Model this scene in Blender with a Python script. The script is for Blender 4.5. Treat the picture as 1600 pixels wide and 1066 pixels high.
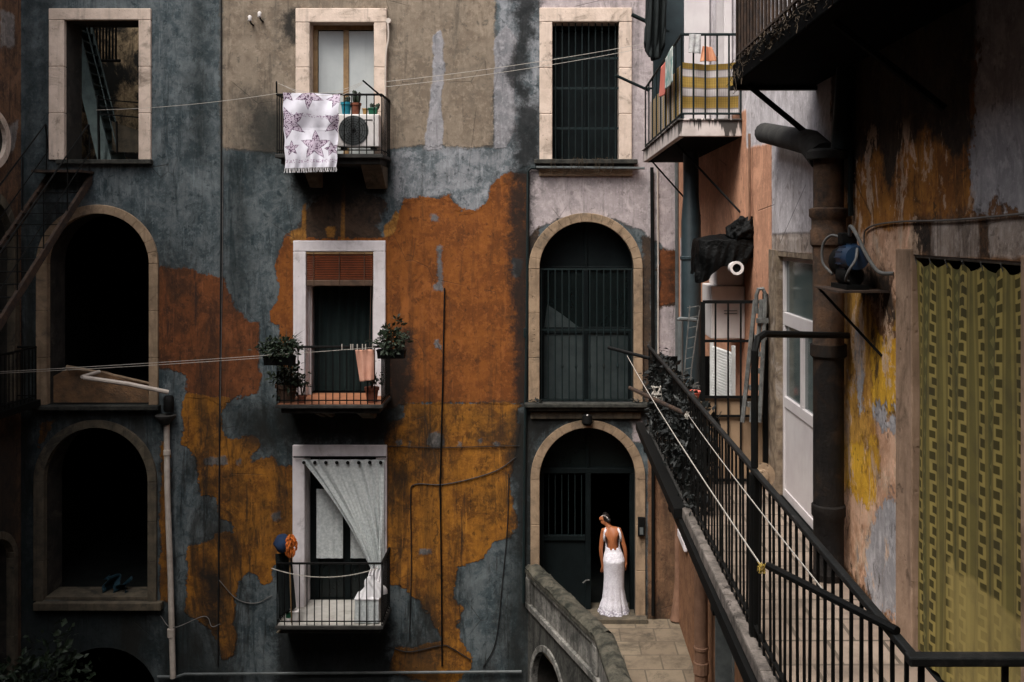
import bpy, bmesh, math, random
import numpy as np
from mathutils import Vector, Matrix
from mathutils import noise as mnoise
R = math.radians
random.seed(7)
rng = np.random.default_rng(7)
scene = bpy.context.scene
for o in list(bpy.data.objects): bpy.data.objects.remove(o)

# ------------------------------------------------------------------ camera, sky, light, exposure
E = 9.5                     # eye height above the courtyard ground
F = 1555.56                 # focal length in pixels of the 1600 px wide photograph (35 mm lens)
cam_data = bpy.data.cameras.new('camera')
cam_data.lens = 35; cam_data.sensor_width = 36
cam_data.shift_x = -60 / 1600.0
cam_data.shift_y = -173 / 1600.0
cam_data.clip_start = 0.05; cam_data.clip_end = 500
cam = bpy.data.objects.new('camera', cam_data)
scene.collection.objects.link(cam)
cam.location = (0, 0, E); cam.rotation_euler = (R(90), 0, 0)
scene.camera = cam

SUN_EL, SUN_ROT = R(60), R(212)
world = bpy.data.worlds.new('World'); scene.world = world
world.use_nodes = True
wn = world.node_tree; wn.nodes.clear()
sky = wn.nodes.new('ShaderNodeTexSky'); sky.sky_type = 'NISHITA'
sky.sun_disc = False; sky.sun_elevation = SUN_EL; sky.sun_rotation = SUN_ROT
sky.dust_density = 3.0
hs = wn.nodes.new('ShaderNodeHueSaturation'); hs.inputs['Saturation'].default_value = 0.28
bg = wn.nodes.new('ShaderNodeBackground'); bg.inputs['Strength'].default_value = 0.10
wo = wn.nodes.new('ShaderNodeOutputWorld')
wn.links.new(sky.outputs[0], hs.inputs['Color']); wn.links.new(hs.outputs[0], bg.inputs[0]); wn.links.new(bg.outputs[0], wo.inputs[0])

sl = bpy.data.lights.new('sun', 'SUN'); sl.energy = 0.9; sl.angle = R(35); sl.color = (1.0, 0.95, 0.88)
sun = bpy.data.objects.new('sun', sl); scene.collection.objects.link(sun)
# sun direction: high, from behind the camera (slightly from its left)
sd = Vector((math.sin(SUN_ROT) * math.cos(SUN_EL), math.cos(SUN_ROT) * math.cos(SUN_EL), math.sin(SUN_EL)))
sun.rotation_euler = (-sd).to_track_quat('-Z', 'Y').to_euler()
sun.location = (0, 0, 40)

vs = scene.view_settings
vs.view_transform = 'Standard'; vs.look = 'None'; vs.exposure = 1.95; vs.gamma = 1.0
vs.use_curve_mapping = False
scene.cycles.max_bounces = 6; scene.cycles.diffuse_bounces = 4

# ------------------------------------------------------------------ helpers
YF = 16.4                   # facade plane
SF = F / YF
XW = 2.1                    # wing wall plane
XL = -8.72                  # left wing wall plane
def FX(px): return (px - 860) / SF
def FZ(py): return E + (360 - py) / SF
def P(px, py, Y): return Vector(((px - 860) * Y / F, Y, E + (360 - py) * Y / F))
def WY(px): return F * XW / (px - 860)
def WP(px, py):             # point of the wing wall -> (Y, z)
    Y = WY(px); return (Y, E + (360 - py) * Y / F)
def PX(px, py, X):          # a point seen at px,py on the plane x = X
    Y = F * X / (px - 860); return Vector((X, Y, E + (360 - py) * Y / F))

WLOC = {}
def tag(o, label=None, cat=None, group=None, kind=None):
    if label: o['label'] = label
    if cat: o['category'] = cat
    if group: o['group'] = group
    if kind: o['kind'] = kind
    return o
def thing(name, label, cat, loc=(0, 0, 0), group=None):
    o = bpy.data.objects.new(name, None); o.empty_display_size = 0.2
    scene.collection.objects.link(o); o.location = loc
    WLOC[o.name] = Vector(loc)
    return tag(o, label, cat, group)

def smooth(pts, n=6):
    p = [Vector(q) for q in pts]; p = [p[0]*2-p[1]] + p + [p[-1]*2-p[-2]]; out = []
    for i in range(1, len(p)-2):
        for k in range(n):
            t = k/n; out.append(.5*((2*p[i])+(p[i+1]-p[i-1])*t+(2*p[i-1]-5*p[i]+4*p[i+1]-p[i+2])*t*t+(3*p[i]-p[i-1]-3*p[i+1]+p[i+2])*t*t*t))
    return out + [p[-2]]
class MB:
    def __init__(s): s.v = []; s.f = []; s.c = None
    def add(s, vs_, fs_):
        b = len(s.v); s.v.extend([tuple(p) for p in vs_]); s.f.extend([tuple(i + b for i in f) for f in fs_]); return s
    def box(s, x0, x1, y0, y1, z0, z1):
        return s.add([(x0,y0,z0),(x1,y0,z0),(x1,y1,z0),(x0,y1,z0),(x0,y0,z1),(x1,y0,z1),(x1,y1,z1),(x0,y1,z1)],
              [(0,3,2,1),(4,5,6,7),(0,1,5,4),(1,2,6,5),(2,3,7,6),(3,0,4,7)])
    def hexa(s, p): # 8 points, bottom 4 then top 4
        return s.add(p, [(0,3,2,1),(4,5,6,7),(0,1,5,4),(1,2,6,5),(2,3,7,6),(3,0,4,7)])
    def mbox(s, M, u0, u1, v0, v1, d0, d1):
        return s.hexa([M(u0,v0,d1),M(u1,v0,d1),M(u1,v0,d0),M(u0,v0,d0),M(u0,v1,d1),M(u1,v1,d1),M(u1,v1,d0),M(u0,v1,d0)])
    def tube(s, pts, r, n=6, caps=True):
        pts = [Vector(p) for p in pts]; m = len(pts)
        rs = r if isinstance(r, (list, tuple)) else [r] * m
        up = None; vs_ = []
        for i, p in enumerate(pts):
            t = (pts[min(i+1, m-1)] - pts[max(i-1, 0)]).normalized()
            if up is None:
                up = Vector((0,0,1)) if abs(t.z) < 0.9 else Vector((1,0,0))
            a = t.cross(up).normalized(); b = a.cross(t).normalized(); up = b
            for k in range(n):
                th = 2*math.pi*(k+.5)/n
                vs_.append(p + (a*math.cos(th) + b*math.sin(th))*rs[i])
        fs_ = [(i*n+k, i*n+(k+1)%n, (i+1)*n+(k+1)%n, (i+1)*n+k) for i in range(m-1) for k in range(n)]
        if caps: fs_ += [tuple(range(n))[::-1], tuple(range((m-1)*n, m*n))]
        return s.add(vs_, fs_)
    def lathe(s, c, prof, n=16, axis='z', caps=True):
        c = Vector(c); vs_ = []
        for r, h in prof:
            for k in range(n):
                th = 2*math.pi*k/n; a, b = r*math.cos(th), r*math.sin(th)
                vs_.append(c + (Vector((a,b,h)) if axis == 'z' else Vector((h,a,b)) if axis == 'x' else Vector((a,h,b))))
        m = len(prof)
        fs_ = [(i*n+k, i*n+(k+1)%n, (i+1)*n+(k+1)%n, (i+1)*n+k) for i in range(m-1) for k in range(n)]
        if caps: fs_ += [tuple(range(n))[::-1], tuple(range((m-1)*n, m*n))]
        return s.add(vs_, fs_)
    def grid(s, fn, nu, nv):
        vs_ = [fn(i/nu, j/nv) for j in range(nv+1) for i in range(nu+1)]
        w = nu+1
        return s.add(vs_, [(j*w+i, j*w+i+1, (j+1)*w+i+1, (j+1)*w+i) for j in range(nv) for i in range(nu)])
    def leaf(s, p, d, up, l, w):
        d = Vector(d).normalized(); sd_ = d.cross(Vector(up))
        if sd_.length < 1e-3: sd_ = Vector((1,0,0))
        sd_.normalize(); nn = sd_.cross(d)
        return s.add([p, p+d*l*.5+sd_*w*.5+nn*l*.06, p+d*l-nn*l*.1, p+d*l*.5-sd_*w*.5+nn*l*.06, p+d*l*.5-nn*.02*l],
                     [(0,1,4),(1,2,4),(2,3,4),(3,0,4)])
    def foliage(s, c, rad, n, l, w=None, clump=True):
        c = Vector(c); rad = Vector(rad)
        nc = max(3, n//14); cl = []
        for _ in range(nc):
            v = Vector((random.gauss(0,1),random.gauss(0,1),random.gauss(0,1))).normalized()*random.random()**.4
            cl.append(Vector((v.x*rad.x, v.y*rad.y, v.z*rad.z)))
        for _ in range(n):
            q = random.choice(cl); g = min(rad)*.34 if clump else max(rad)
            p = c + q + Vector((random.gauss(0,g),random.gauss(0,g),random.gauss(0,g)))*.8
            dd = Vector((random.gauss(0,1),random.gauss(0,1),random.gauss(0,.8))) + q.normalized()*.8
            k = random.uniform(.35,1.45)
            s.leaf(p, dd, (random.gauss(0,1),random.gauss(0,1),1), l*k, (w or l*.5)*k)
        return s
    def build(s, name, mat, parent=None, smooth=False, bevel=0, solid=0, sub=0, label=None, cat=None, group=None, kind=None, color=None, noorigin=False):
        V = np.array(s.v, dtype=np.float64).reshape(-1, 3)
        if parent is not None: off = np.array(WLOC[parent.name])
        elif noorigin: off = np.zeros(3)
        else: off = np.array([(V[:,0].min()+V[:,0].max())/2, (V[:,1].min()+V[:,1].max())/2, V[:,2].min()])
        me = bpy.data.meshes.new(name)
        me.from_pydata((V-off).tolist(), [], s.f)
        me.update()
        o = bpy.data.objects.new(name, me); scene.collection.objects.link(o)
        if isinstance(mat, (list, tuple)):
            for m in mat: me.materials.append(m)
        else: me.materials.append(mat)
        if parent is None: o.location = off; WLOC[o.name] = Vector(off)
        else: o.parent = parent; WLOC[o.name] = WLOC[parent.name]
        if smooth:
            me.polygons.foreach_set('use_smooth', [True]*len(me.polygons))
            if smooth == 'auto': me.set_sharp_from_angle(angle=R(40))
        if color is not None:
            at = me.color_attributes.new('Col', 'FLOAT_COLOR', 'POINT')
            at.data.foreach_set('color', np.asarray(color, dtype=np.float32).ravel())
        if bevel:
            b = o.modifiers.new('bevel', 'BEVEL'); b.width = bevel; b.segments = 2; b.limit_method = 'ANGLE'; b.angle_limit = R(50)
        if solid:
            b = o.modifiers.new('solid', 'SOLIDIFY'); b.thickness = solid; b.offset = 0
        if sub:
            b = o.modifiers.new('sub', 'SUBSURF'); b.levels = sub; b.render_levels = sub
        return tag(o, label, cat, group, kind)

def attach(o, parent): # parts made at top level moved below a thing (identical world place)
    o.parent = parent; o.location = Vector(o.location) - WLOC[parent.name]

def Mf(u, v, d): return Vector((u, YF - d, v))           # facade
def Mw(u, v, d): return Vector((XW - d, u, v))           # right wing
def Ml(u, v, d): return Vector((XL + d, u, v))           # left wing
YO = -1.6
def Mo(u, v, d): return Vector((u, YO + d, v))           # opposite building

# ------------------------------------------------------------------ materials
class G:
    def __init__(s, name):
        s.m = bpy.data.materials.new(name); s.m.use_nodes = True
        s.t = s.m.node_tree; s.t.nodes.clear()
        s.out = s.t.nodes.new('ShaderNodeOutputMaterial'); s.b = s.t.nodes.new('ShaderNodeBsdfPrincipled')
        s.t.links.new(s.b.outputs[0], s.out.inputs[0])
        g = s.t.nodes.new('ShaderNodeNewGeometry'); s.pos = g.outputs['Position']
    def inp(s, n, k, v):
        if v is None: return
        if hasattr(v, 'is_linked') or isinstance(v, bpy.types.NodeSocket): s.t.links.new(v, n.inputs[k])
        else:
            if isinstance(v, (tuple, list)) and len(v) == 3 and n.inputs[k].type == 'RGBA': v = (*v, 1)
            n.inputs[k].default_value = v
    def map(s, sc, loc=(0,0,0), src=None):
        n = s.t.nodes.new('ShaderNodeMapping'); s.inp(n, 'Vector', src or s.pos); s.inp(n, 'Scale', sc); s.inp(n, 'Location', loc); return n.outputs[0]
    def noise(s, scale=1, detail=6, rough=.6, dist=0, vec=None, col=False):
        n = s.t.nodes.new('ShaderNodeTexNoise'); s.inp(n, 'Vector', vec or s.pos)
        s.inp(n,'Scale',scale); s.inp(n,'Detail',detail); s.inp(n,'Roughness',rough); s.inp(n,'Distortion',dist)
        return n.outputs['Color' if col else 'Fac']
    def voro(s, scale, vec=None, feature='F1', out='Distance'):
        n = s.t.nodes.new('ShaderNodeTexVoronoi'); n.feature = feature; s.inp(n,'Vector',vec or s.pos); s.inp(n,'Scale',scale); return n.outputs[out]
    def math(s, op, a, b=None, c=None, clamp=False):
        n = s.t.nodes.new('ShaderNodeMath'); n.operation = op; n.use_clamp = clamp
        s.inp(n,0,a); s.inp(n,1,b); s.inp(n,2,c); return n.outputs[0]
    def rng(s, v, a, b, c=0, d=1):
        n = s.t.nodes.new('ShaderNodeMapRange'); s.inp(n,0,v); s.inp(n,1,a); s.inp(n,2,b); s.inp(n,3,c); s.inp(n,4,d); n.interpolation_type = 'SMOOTHSTEP'; return n.outputs[0]
    def mix(s, f, a, b, mode='MIX'):
        n = s.t.nodes.new('ShaderNodeMix'); n.data_type = 'RGBA'; n.blend_type = mode
        s.inp(n,0,f); s.inp(n,6,a); s.inp(n,7,b); return n.outputs[2]
    def attr(s, name, out='Fac'):
        n = s.t.nodes.new('ShaderNodeAttribute'); n.attribute_name = name; return n.outputs[out]
    def sep(s, v=None):
        n = s.t.nodes.new('ShaderNodeSeparateXYZ'); s.inp(n,0,v or s.pos); return n.outputs
    def bump(s, h, dist=.01, strength=.6):
        n = s.t.nodes.new('ShaderNodeBump'); s.inp(n,'Height',h); s.inp(n,'Distance',dist); s.inp(n,'Strength',strength)
        s.t.links.new(n.outputs[0], s.b.inputs['Normal'])
    def fin(s, col, rough=.8, spec=.3, metal=0):
        s.inp(s.b,'Base Color',col); s.inp(s.b,'Roughness',rough); s.inp(s.b,'Specular IOR Level',spec); s.inp(s.b,'Metallic',metal); return s.m

def pm(name, c1, c2=None, scale=6, rough=.75, bump=.3, streak=0, dirt=0, dirtc=(.03,.03,.028), spec=.3, metal=0, bd=.004, trans=0, pits=0):
    g = G(name); c2 = c2 or tuple(x*.65 for x in c1)
    n1 = g.noise(scale, 7, .65)
    col = g.mix(g.rng(n1, .3, .7), c1, c2)
    if streak:
        sv = g.map((7, 7, .6)); st = g.rng(g.noise(1.6, 5, .6, vec=sv), .5, .75)
        col = g.mix(g.math('MULTIPLY', st, streak), col, tuple(x*.35 for x in c1))
    if dirt:
        d = g.rng(g.noise(scale*.45, 8, .72, .6, vec=g.map((1,1,1),(3,7,1))), .52, .68)
        col = g.mix(g.math('MULTIPLY', d, dirt), col, dirtc)
    hh = g.noise(scale*6, 6, .6)
    if pits:
        pv = g.rng(g.voro(14), .0, .22, 1, 0); pk = g.math('MULTIPLY', pv, g.rng(g.noise(2.2, 5, .65), .47, .6))
        col = g.mix(g.math('MULTIPLY', pk, pits), col, dirtc)
        p2 = g.rng(g.noise(3.4, 10, .75, .4, vec=g.map((1,1,1),(4,4,4))), .60, .63); col = g.mix(g.math('MULTIPLY', p2, pits*.7), col, tuple(x*.45 for x in c2))
        hh = g.math('SUBTRACT', hh, g.math('ADD', g.math('MULTIPLY', pk, 1.2), g.math('MULTIPLY', p2, .8)))
    if bump: g.bump(hh, bd, bump)
    m = g.fin(col, rough, spec, metal)
    if trans: g.inp(g.b, 'Transmission Weight', trans)
    return m
def colattr(name, rough=.85, weave=220, trans=False, dirt=.25, sss=0):
    g = G(name); c = g.attr('Col', 'Color')
    c = g.mix(g.math('MULTIPLY', g.rng(g.noise(5, 6, .6), .45, .75), dirt), c, (.03,.03,.03))
    g.bump(g.noise(weave, 3, .5), .002, .4)
    return g.fin(c, rough, .15)

M = {}
M['stone'] = pm('limestone', (.66,.53,.44), (.52,.41,.33), 4, .85, .7, streak=.45, dirt=.85, dirtc=(.19,.15,.115), pits=.75, bd=.008)
M['stone_tan'] = pm('tan_limestone', (.34,.24,.155), (.20,.14,.09), 4, .88, .8, pits=.7, bd=.008, streak=.55, dirt=.8, dirtc=(.10,.08,.06))
M['stone_dark'] = pm('mouldy_stone', (.125,.10,.068), (.06,.05,.037), 5, .9, .8, streak=.7, dirt=.85, dirtc=(.022,.021,.018))
M['ledge'] = pm('mossy_ledge_stone', (.055,.052,.044), (.014,.015,.013), 9, .92, .7, dirt=.6, dirtc=(.012,.014,.012))
M['whitepaint'] = pm('chalky_white_paint', (.74,.69,.70), (.62,.57,.58), 4, .75, .4, streak=.25, dirt=.55, dirtc=(.33,.29,.27), pits=.5, bd=.006)
M['iron'] = pm('black_iron', (.0035,.004,.004), (.006,.0055,.005), 14, .65, .3, spec=.12)
M['iron_teal'] = pm('dark_green_iron', (.007,.015,.016), (.010,.015,.015), 12, .6, .3, spec=.15, dirt=.3, dirtc=(.03,.02,.014))
M['rustiron'] = pm('rusty_iron', (.06,.035,.022), (.02,.015,.013), 12, .85, .5)
M['slab'] = pm('balcony_slab', (.045,.042,.038), (.016,.016,.015), 6, .9, .5, streak=.4, dirt=.5)
M['slabwhite'] = pm('white_balcony_slab', (.60,.53,.50), (.48,.42,.39), 4, .85, .4, streak=.95, dirt=.8, dirtc=(.03,.028,.024))
M['under'] = pm('black_underside', (.004,.004,.004), (.002,.002,.002), 5, .95, .4, spec=.04)  # near-black colour for slab undersides and the gallery end
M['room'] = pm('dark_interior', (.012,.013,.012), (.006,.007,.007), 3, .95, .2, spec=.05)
M['wood'] = pm('varnished_wood', (.30,.19,.085), (.19,.11,.05), 9, .5, .3, spec=.4)
M['blind'] = pm('red_brown_blind', (.19,.042,.009), (.12,.028,.008), 7, .55, .2)
M['frost'] = pm('frosted_pane', (.46,.48,.47), (.36,.38,.38), 1.2, .35, .05, spec=.5, streak=.15)
M['glass'] = pm('dark_glass', (.007,.010,.010), (.004,.007,.007), 2, .25, .05, spec=.25)
M['teal_door'] = pm('dark_teal_door', (.005,.0085,.009), (.003,.005,.0055), 4, .6, .2, streak=.3, spec=.12)
M['teal_panel'] = pm('grey_teal_sheet', (.044,.055,.055), (.020,.028,.029), 2, .5, .2, streak=.35, spec=.2)
M['teal_drape'] = pm('dark_teal_drape', (.007,.017,.016), (.004,.010,.010), 5, .9, .2)
M['whitecloth'] = pm('white_cotton', (.74,.72,.73), (.66,.64,.65), 3, .9, .3, dirt=.15, dirtc=(.45,.42,.40))
M['lace'] = pm('white_lace', (.62,.64,.63), (.40,.43,.43), 26, .9, .5)
M['terracotta'] = pm('terracotta', (.19,.06,.03), (.12,.04,.025), 10, .85, .3, dirt=.3)
M['tile_terracotta'] = pm('terracotta_floor', (.36,.15,.075), (.25,.10,.05), 8, .7, .2, dirt=.3)
M['floor_tile'] = pm('pale_floor_tile', (.55,.52,.48), (.42,.40,.36), 6, .6, .2, dirt=.4, dirtc=(.15,.13,.1))
M['leaf'] = pm('dark_leaf', (.022,.036,.017), (.007,.013,.007), 9, .55, 0, spec=.35)
M['leaf_dim'] = pm('dusty_dark_leaf', (.006,.008,.007), (.003,.004,.004), 7, .6, 0, spec=.3)
M['leaf_dry'] = pm('dusty_grey_leaf', (.038,.039,.036), (.012,.014,.013), 5, .6, 0, spec=.35)
M['vine'] = pm('dry_vine', (.07,.05,.03), (.03,.022,.015), 14, .9, .2)
M['pvc'] = pm('aged_white_plastic', (.55,.48,.42), (.42,.36,.31), 6, .5, .1, streak=.2, dirt=.3, dirtc=(.2,.16,.12))
M['pvcgrey'] = pm('grey_plastic', (.12,.13,.13), (.07,.078,.078), 6, .5, .1, streak=.2)
M['pipe_teal'] = pm('blue_grey_pipe', (.024,.040,.046), (.015,.026,.031), 6, .5, .2, streak=.3, spec=.4)
M['pipe_rust'] = pm('rusted_cast_iron', (.115,.062,.034), (.035,.026,.021), 7, .9, .8, streak=.6, dirt=.85, dirtc=(.016,.015,.014), bd=.01)
M['pipe_clay'] = pm('brown_painted_pipe', (.22,.12,.075), (.15,.08,.05), 6, .7, .3, streak=.35)
M['cable'] = pm('black_cable', (.014,.014,.014), None, 8, .6, 0)
M['cablegrey'] = pm('grey_cable', (.15,.14,.13), None, 8, .6, 0)
M['rope'] = pm('white_rope', (.50,.46,.41), (.34,.31,.27), 60, .9, .3)
M['acwhite'] = pm('white_enamel', (.68,.64,.62), (.58,.54,.52), 4, .45, .05, streak=.15, dirt=.2, dirtc=(.3,.25,.2))
M['tarp'] = pm('black_plastic_sheet', (.0015,.0018,.0018), (.003,.0032,.0032), 5, .5, .8, spec=.10, bd=.02)
M['alu'] = pm('spattered_aluminium', (.20,.20,.19), (.09,.09,.085), 16, .5, .3, dirt=.7, dirtc=(.03,.03,.03), metal=.3)
M['slatwhite'] = pm('white_louvre', (.58,.58,.56), (.45,.45,.43), 6, .6, .1, dirt=.3, dirtc=(.2,.2,.18))
M['blue'] = pm('blue_enamel', (.008,.032,.075), (.006,.02,.045), 8, .4, .1, spec=.5)
M['bluepot'] = pm('turquoise_plastic', (.02,.20,.27), None, 8, .4, .05)
M['greenpot'] = pm('green_plastic', (.02,.11,.06), None, 8, .4, .05)
M['yellowpot'] = pm('yellow_plastic', (.36,.22,.08), None, 8, .4, .05)
M['orange'] = pm('orange_yarn', (.62,.17,.025), (.45,.10,.02), 25, .95, .6)
M['navy'] = pm('navy_cloth', (.012,.03,.075), (.008,.018,.045), 9, .9, .4)
M['peach'] = pm('peach_towel', (.62,.33,.24), (.52,.26,.18), 6, .95, .4)
M['pink'] = pm('coral_towel', (.66,.19,.14), (.56,.15,.11), 6, .95, .4)
M['skin'] = pm('tanned_skin', (.36,.125,.048), (.28,.092,.035), 5, .5, .1, spec=.4)
M['hair'] = pm('black_hair', (.012,.008,.007), None, 40, .45, .4, spec=.5)
M['flower'] = pm('white_flower', (.75,.66,.62), None, 30, .8, 0)
M['darkcloth'] = pm('black_awning_cloth', (.006,.009,.009), (.010,.014,.014), 5, .85, .4)
M['beigesheet'] = pm('beige_sheet_metal', (.36,.24,.15), (.27,.18,.11), 3, .6, .2, streak=.35, dirt=.3)
M['rubble'] = pm('rubble_board', (.24,.13,.065), (.12,.075,.045), 5, .95, .9, dirt=.5, bd=.02)
M['brown_wood'] = pm('weathered_brown_wood', (.12,.07,.045), (.06,.038,.026), 8, .8, .4, streak=.4)
M['doorwhite'] = pm('white_door_paint', (.62,.58,.57), (.55,.50,.50), 3, .55, .1, streak=.1, dirt=.2, dirtc=(.35,.3,.28))
M['reveal'] = pm('dirty_reveal_plaster', (.040,.034,.028), (.016,.015,.013), 4, .95, .7, streak=.5, dirt=.6, dirtc=(.09,.075,.06))
M['moss'] = pm('mossy_coping', (.10,.09,.068), (.020,.021,.016), 5, .95, .9, dirt=.85, dirtc=(.010,.012,.008), pits=.8, bd=.015)
M['netting'] = pm('blue_tarp', (.016,.045,.062), (.010,.024,.033), 6, .5, .4)

# wedding lace with a voronoi floral relief
g = G('lace_dress')
vv = g.voro(70); v2 = g.voro(26)
lace = g.mix(g.rng(vv, .18, .5), (.86,.84,.86), (.66,.63,.68))
lace = g.mix(g.math('MULTIPLY', g.rng(v2, .5, .7), .35), lace, (.5,.47,.52))
hz = g.math('SUBTRACT', g.sep()['Z'], 3.16)
lace = g.mix(g.math('MULTIPLY', g.rng(hz, .95, .55), .22), lace, (.42,.40,.45))
hem = g.math('MULTIPLY', g.rng(hz, .20, .03), g.rng(g.voro(34), .42, .52))
lace = g.mix(g.math('MULTIPLY', hem, .75), lace, (.16,.14,.18))
g.bump(g.math('ADD', vv, v2), .006, .7)
M['dress'] = g.fin(lace, .8, .2)

# paving
def paving(name, c1, c2, cj, sx, sy, bump=.5, moss=.5):
    g = G(name)
    br = g.t.nodes.new('ShaderNodeTexBrick'); g.inp(br,'Vector', g.map((1,1,1)))
    g.inp(br,'Color1',c1); g.inp(br,'Color2',c2); g.inp(br,'Mortar',cj); g.inp(br,'Scale',1); g.inp(br,'Mortar Size',.012)
    g.inp(br,'Brick Width',sx); g.inp(br,'Row Height',sy); br.offset = .5
    col = g.mix(g.rng(g.noise(3,7,.7),.4,.7), br.outputs['Color'], tuple(x*.5 for x in c1))
    col = g.mix(g.math('MULTIPLY', g.rng(g.noise(1.1,8,.75,.8),.5,.68), moss), col, (.035,.03,.022))
    g.bump(g.math('ADD', g.noise(20,5,.6), g.math('MULTIPLY', br.outputs['Fac'], -.8)), .01, bump)
    return g.fin(col, .85, .3)
M['paving'] = paving('stone_paving', (.21,.165,.115), (.17,.13,.09), (.10,.08,.058), .55, .5, .4, .8)
M['walk'] = paving('walkway_tiles', (.36,.28,.22), (.29,.22,.17), (.10,.08,.06), .33, .33, .3, .35)
M['ground'] = paving('courtyard_paving', (.07,.068,.062), (.05,.05,.046), (.02,.02,.02), .6, .4)

# ------------------------------------------------------------------ walls with painted, patched plaster
def sdist(poly, U, V):
    """signed distance to a polygon, positive inside"""
    p = np.array(poly, dtype=float); n = len(p)
    d = np.full(U.shape, 1e9); ins = np.zeros(U.shape, bool)
    for i in range(n):
        a = p[i]; b = p[(i+1) % n]; e = b - a
        wx, wy = U-a[0], V-a[1]
        t = np.clip((wx*e[0]+wy*e[1])/max(e@e,1e-12), 0, 1)
        d = np.minimum(d, (wx-e[0]*t)**2 + (wy-e[1]*t)**2)
        c = ((a[1] <= V) & (b[1] > V)) | ((b[1] <= V) & (a[1] > V))
        with np.errstate(divide='ignore', invalid='ignore'):
            xi = a[0] + (V-a[1])*e[0]/(e[1] if e[1] else 1e-12)
        ins ^= c & (U < xi)
    d = np.sqrt(d); return np.where(ins, d, -d)
def lines(segs, extra):
    L = set()
    for a, b, st in segs:
        n = max(1, int(round((b-a)/st)))
        for i in range(n+1): L.add(round(a+(b-a)*i/n, 5))
    L = sorted(L); ex = sorted(set(round(e,5) for e in extra))
    L = [l for l in L if all(abs(l-e) > .012 for e in ex)] + ex
    return np.array(sorted(L))
def wall_sheet(name, mat, Mm, us, vs_, holes, masks, parent, skip=None):
    """holes: (u0,u1,v0,v1,spring or None). masks: {attr: [(poly) ...]} in wall coordinates."""
    U, V = np.meshgrid(us, vs_); nu, nv = len(us), len(vs_)
    cu = (us[:-1]+us[1:])/2; cv = (vs_[:-1]+vs_[1:])/2
    CU, CV = np.meshgrid(cu, cv); keep = np.ones(CU.shape, bool)
    for (a,b,c,d,sp) in holes: keep &= ~((CU>a)&(CU<b)&(CV>c)&(CV<d))
    j, i = np.nonzero(keep); q = np.stack([j*nu+i, j*nu+i+1, (j+1)*nu+i+1, (j+1)*nu+i], 1)
    uv = [np.stack([U.ravel(), V.ravel()], 1)]; faces = q.tolist(); base = nu*nv
    for (a,b,c,d,sp) in holes:
        if sp is None: continue
        ns, nt = 40, 8; hw = (b-a)/2; cx = (a+b)/2; pts = []
        for k in range(ns+1):
            th = math.pi*k/ns; x = cx-hw*math.cos(th); z = sp+(d-sp)*math.sin(th)
            for t in range(nt+1): pts.append((x, z+(d-z)*t/nt))
        w = nt+1
        faces += [[base+k*w+t, base+(k+1)*w+t, base+(k+1)*w+t+1, base+k*w+t+1] for k in range(ns) for t in range(nt)]
        uv.append(np.array(pts)); base += len(pts)
    uv = np.concatenate(uv)
    mb = MB(); mb.v = [tuple(Mm(u, v, 0)) for u, v in uv]; mb.f = [tuple(f) for f in faces]
    o = mb.build(name, mat, parent)
    me = o.data
    for nm, polys in masks.items():
        val = np.full(len(uv), -.6)
        for pl in polys: val = np.maximum(val, np.clip(sdist(pl, uv[:,0], uv[:,1]), -.6, .6))
        at = me.attributes.new(nm, 'FLOAT', 'POINT'); at.data.foreach_set('value', val.astype(np.float32))
    bm = bmesh.new(); bm.from_mesh(me)
    bmesh.ops.delete(bm, geom=[v for v in bm.verts if not v.link_faces], context='VERTS')
    bm.to_mesh(me); bm.free()
    return o

def plaster_base(name):
    g = G(name)
    g.big = g.noise(.9, 8, .7, .5); g.mid = g.noise(3.2, 9, .72, .4); g.fine = g.noise(14, 8, .7); g.grain = g.noise(60, 4, .6)
    g.cloud = g.noise(1.7, 10, .74, .8, vec=g.map((1,1,.8),(2,8,3))); g.fleck = g.noise(8.5, 7, .72, .4, vec=g.map((1,1,.8),(7,1,5)))
    g.st1 = g.noise(1.15, 8, .72, .9, vec=g.map((3.0,3.0,.42))); g.st2 = g.noise(3.5, 6, .7, vec=g.map((5,5,.5),(5,3,1)))
    g.edge = g.math('ADD', g.math('MULTIPLY', g.math('SUBTRACT', g.noise(4.5, 9, .68, .2, vec=g.map((1,1,1),(9,2,4))), .5), .36),
                           g.math('MULTIPLY', g.math('SUBTRACT', g.noise(22, 6, .68), .5), .13))
    g.h = g.math('ADD', g.math('MULTIPLY', g.mid, .5), g.math('MULTIPLY', g.fine, .35))
    return g
def variegate(g, ca, cb, cc=None, k=.5):
    """two-tone plaster with clouds, trowel mottling and rain streaks"""
    cc = cc or tuple(x*.42 for x in cb)
    c = g.mix(g.rng(g.mid, .41, .60), ca, cb)
    c = g.mix(g.math('MULTIPLY', g.rng(g.cloud, .50, .66), .75*k+.1), c, tuple(x*.8+y*.2 for x, y in zip(cc, cb)))
    c = g.mix(g.math('MULTIPLY', g.rng(g.cloud, .47, .36), .55), c, tuple(min(1, a*1.5+.008) for a in ca))
    c = g.mix(g.math('MULTIPLY', g.rng(g.fine, .50, .64), .6), c, tuple((a*1.3+.004) for a in ca))
    c = g.mix(g.math('MULTIPLY', g.rng(g.fleck, .55, .66), .7), c, cc)
    c = g.mix(g.math('MULTIPLY', g.rng(g.st1, .50, .66), k*.8), c, cc)
    c = g.mix(g.math('MULTIPLY', g.rng(g.st2, .57, .70), k*.6), c, tuple(min(1,x*1.7+.006) for x in ca))
    c = g.mix(g.math('MULTIPLY', g.rng(g.grain, .55, .75), .35), c, tuple(x*.5 for x in cb))
    return c
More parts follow.
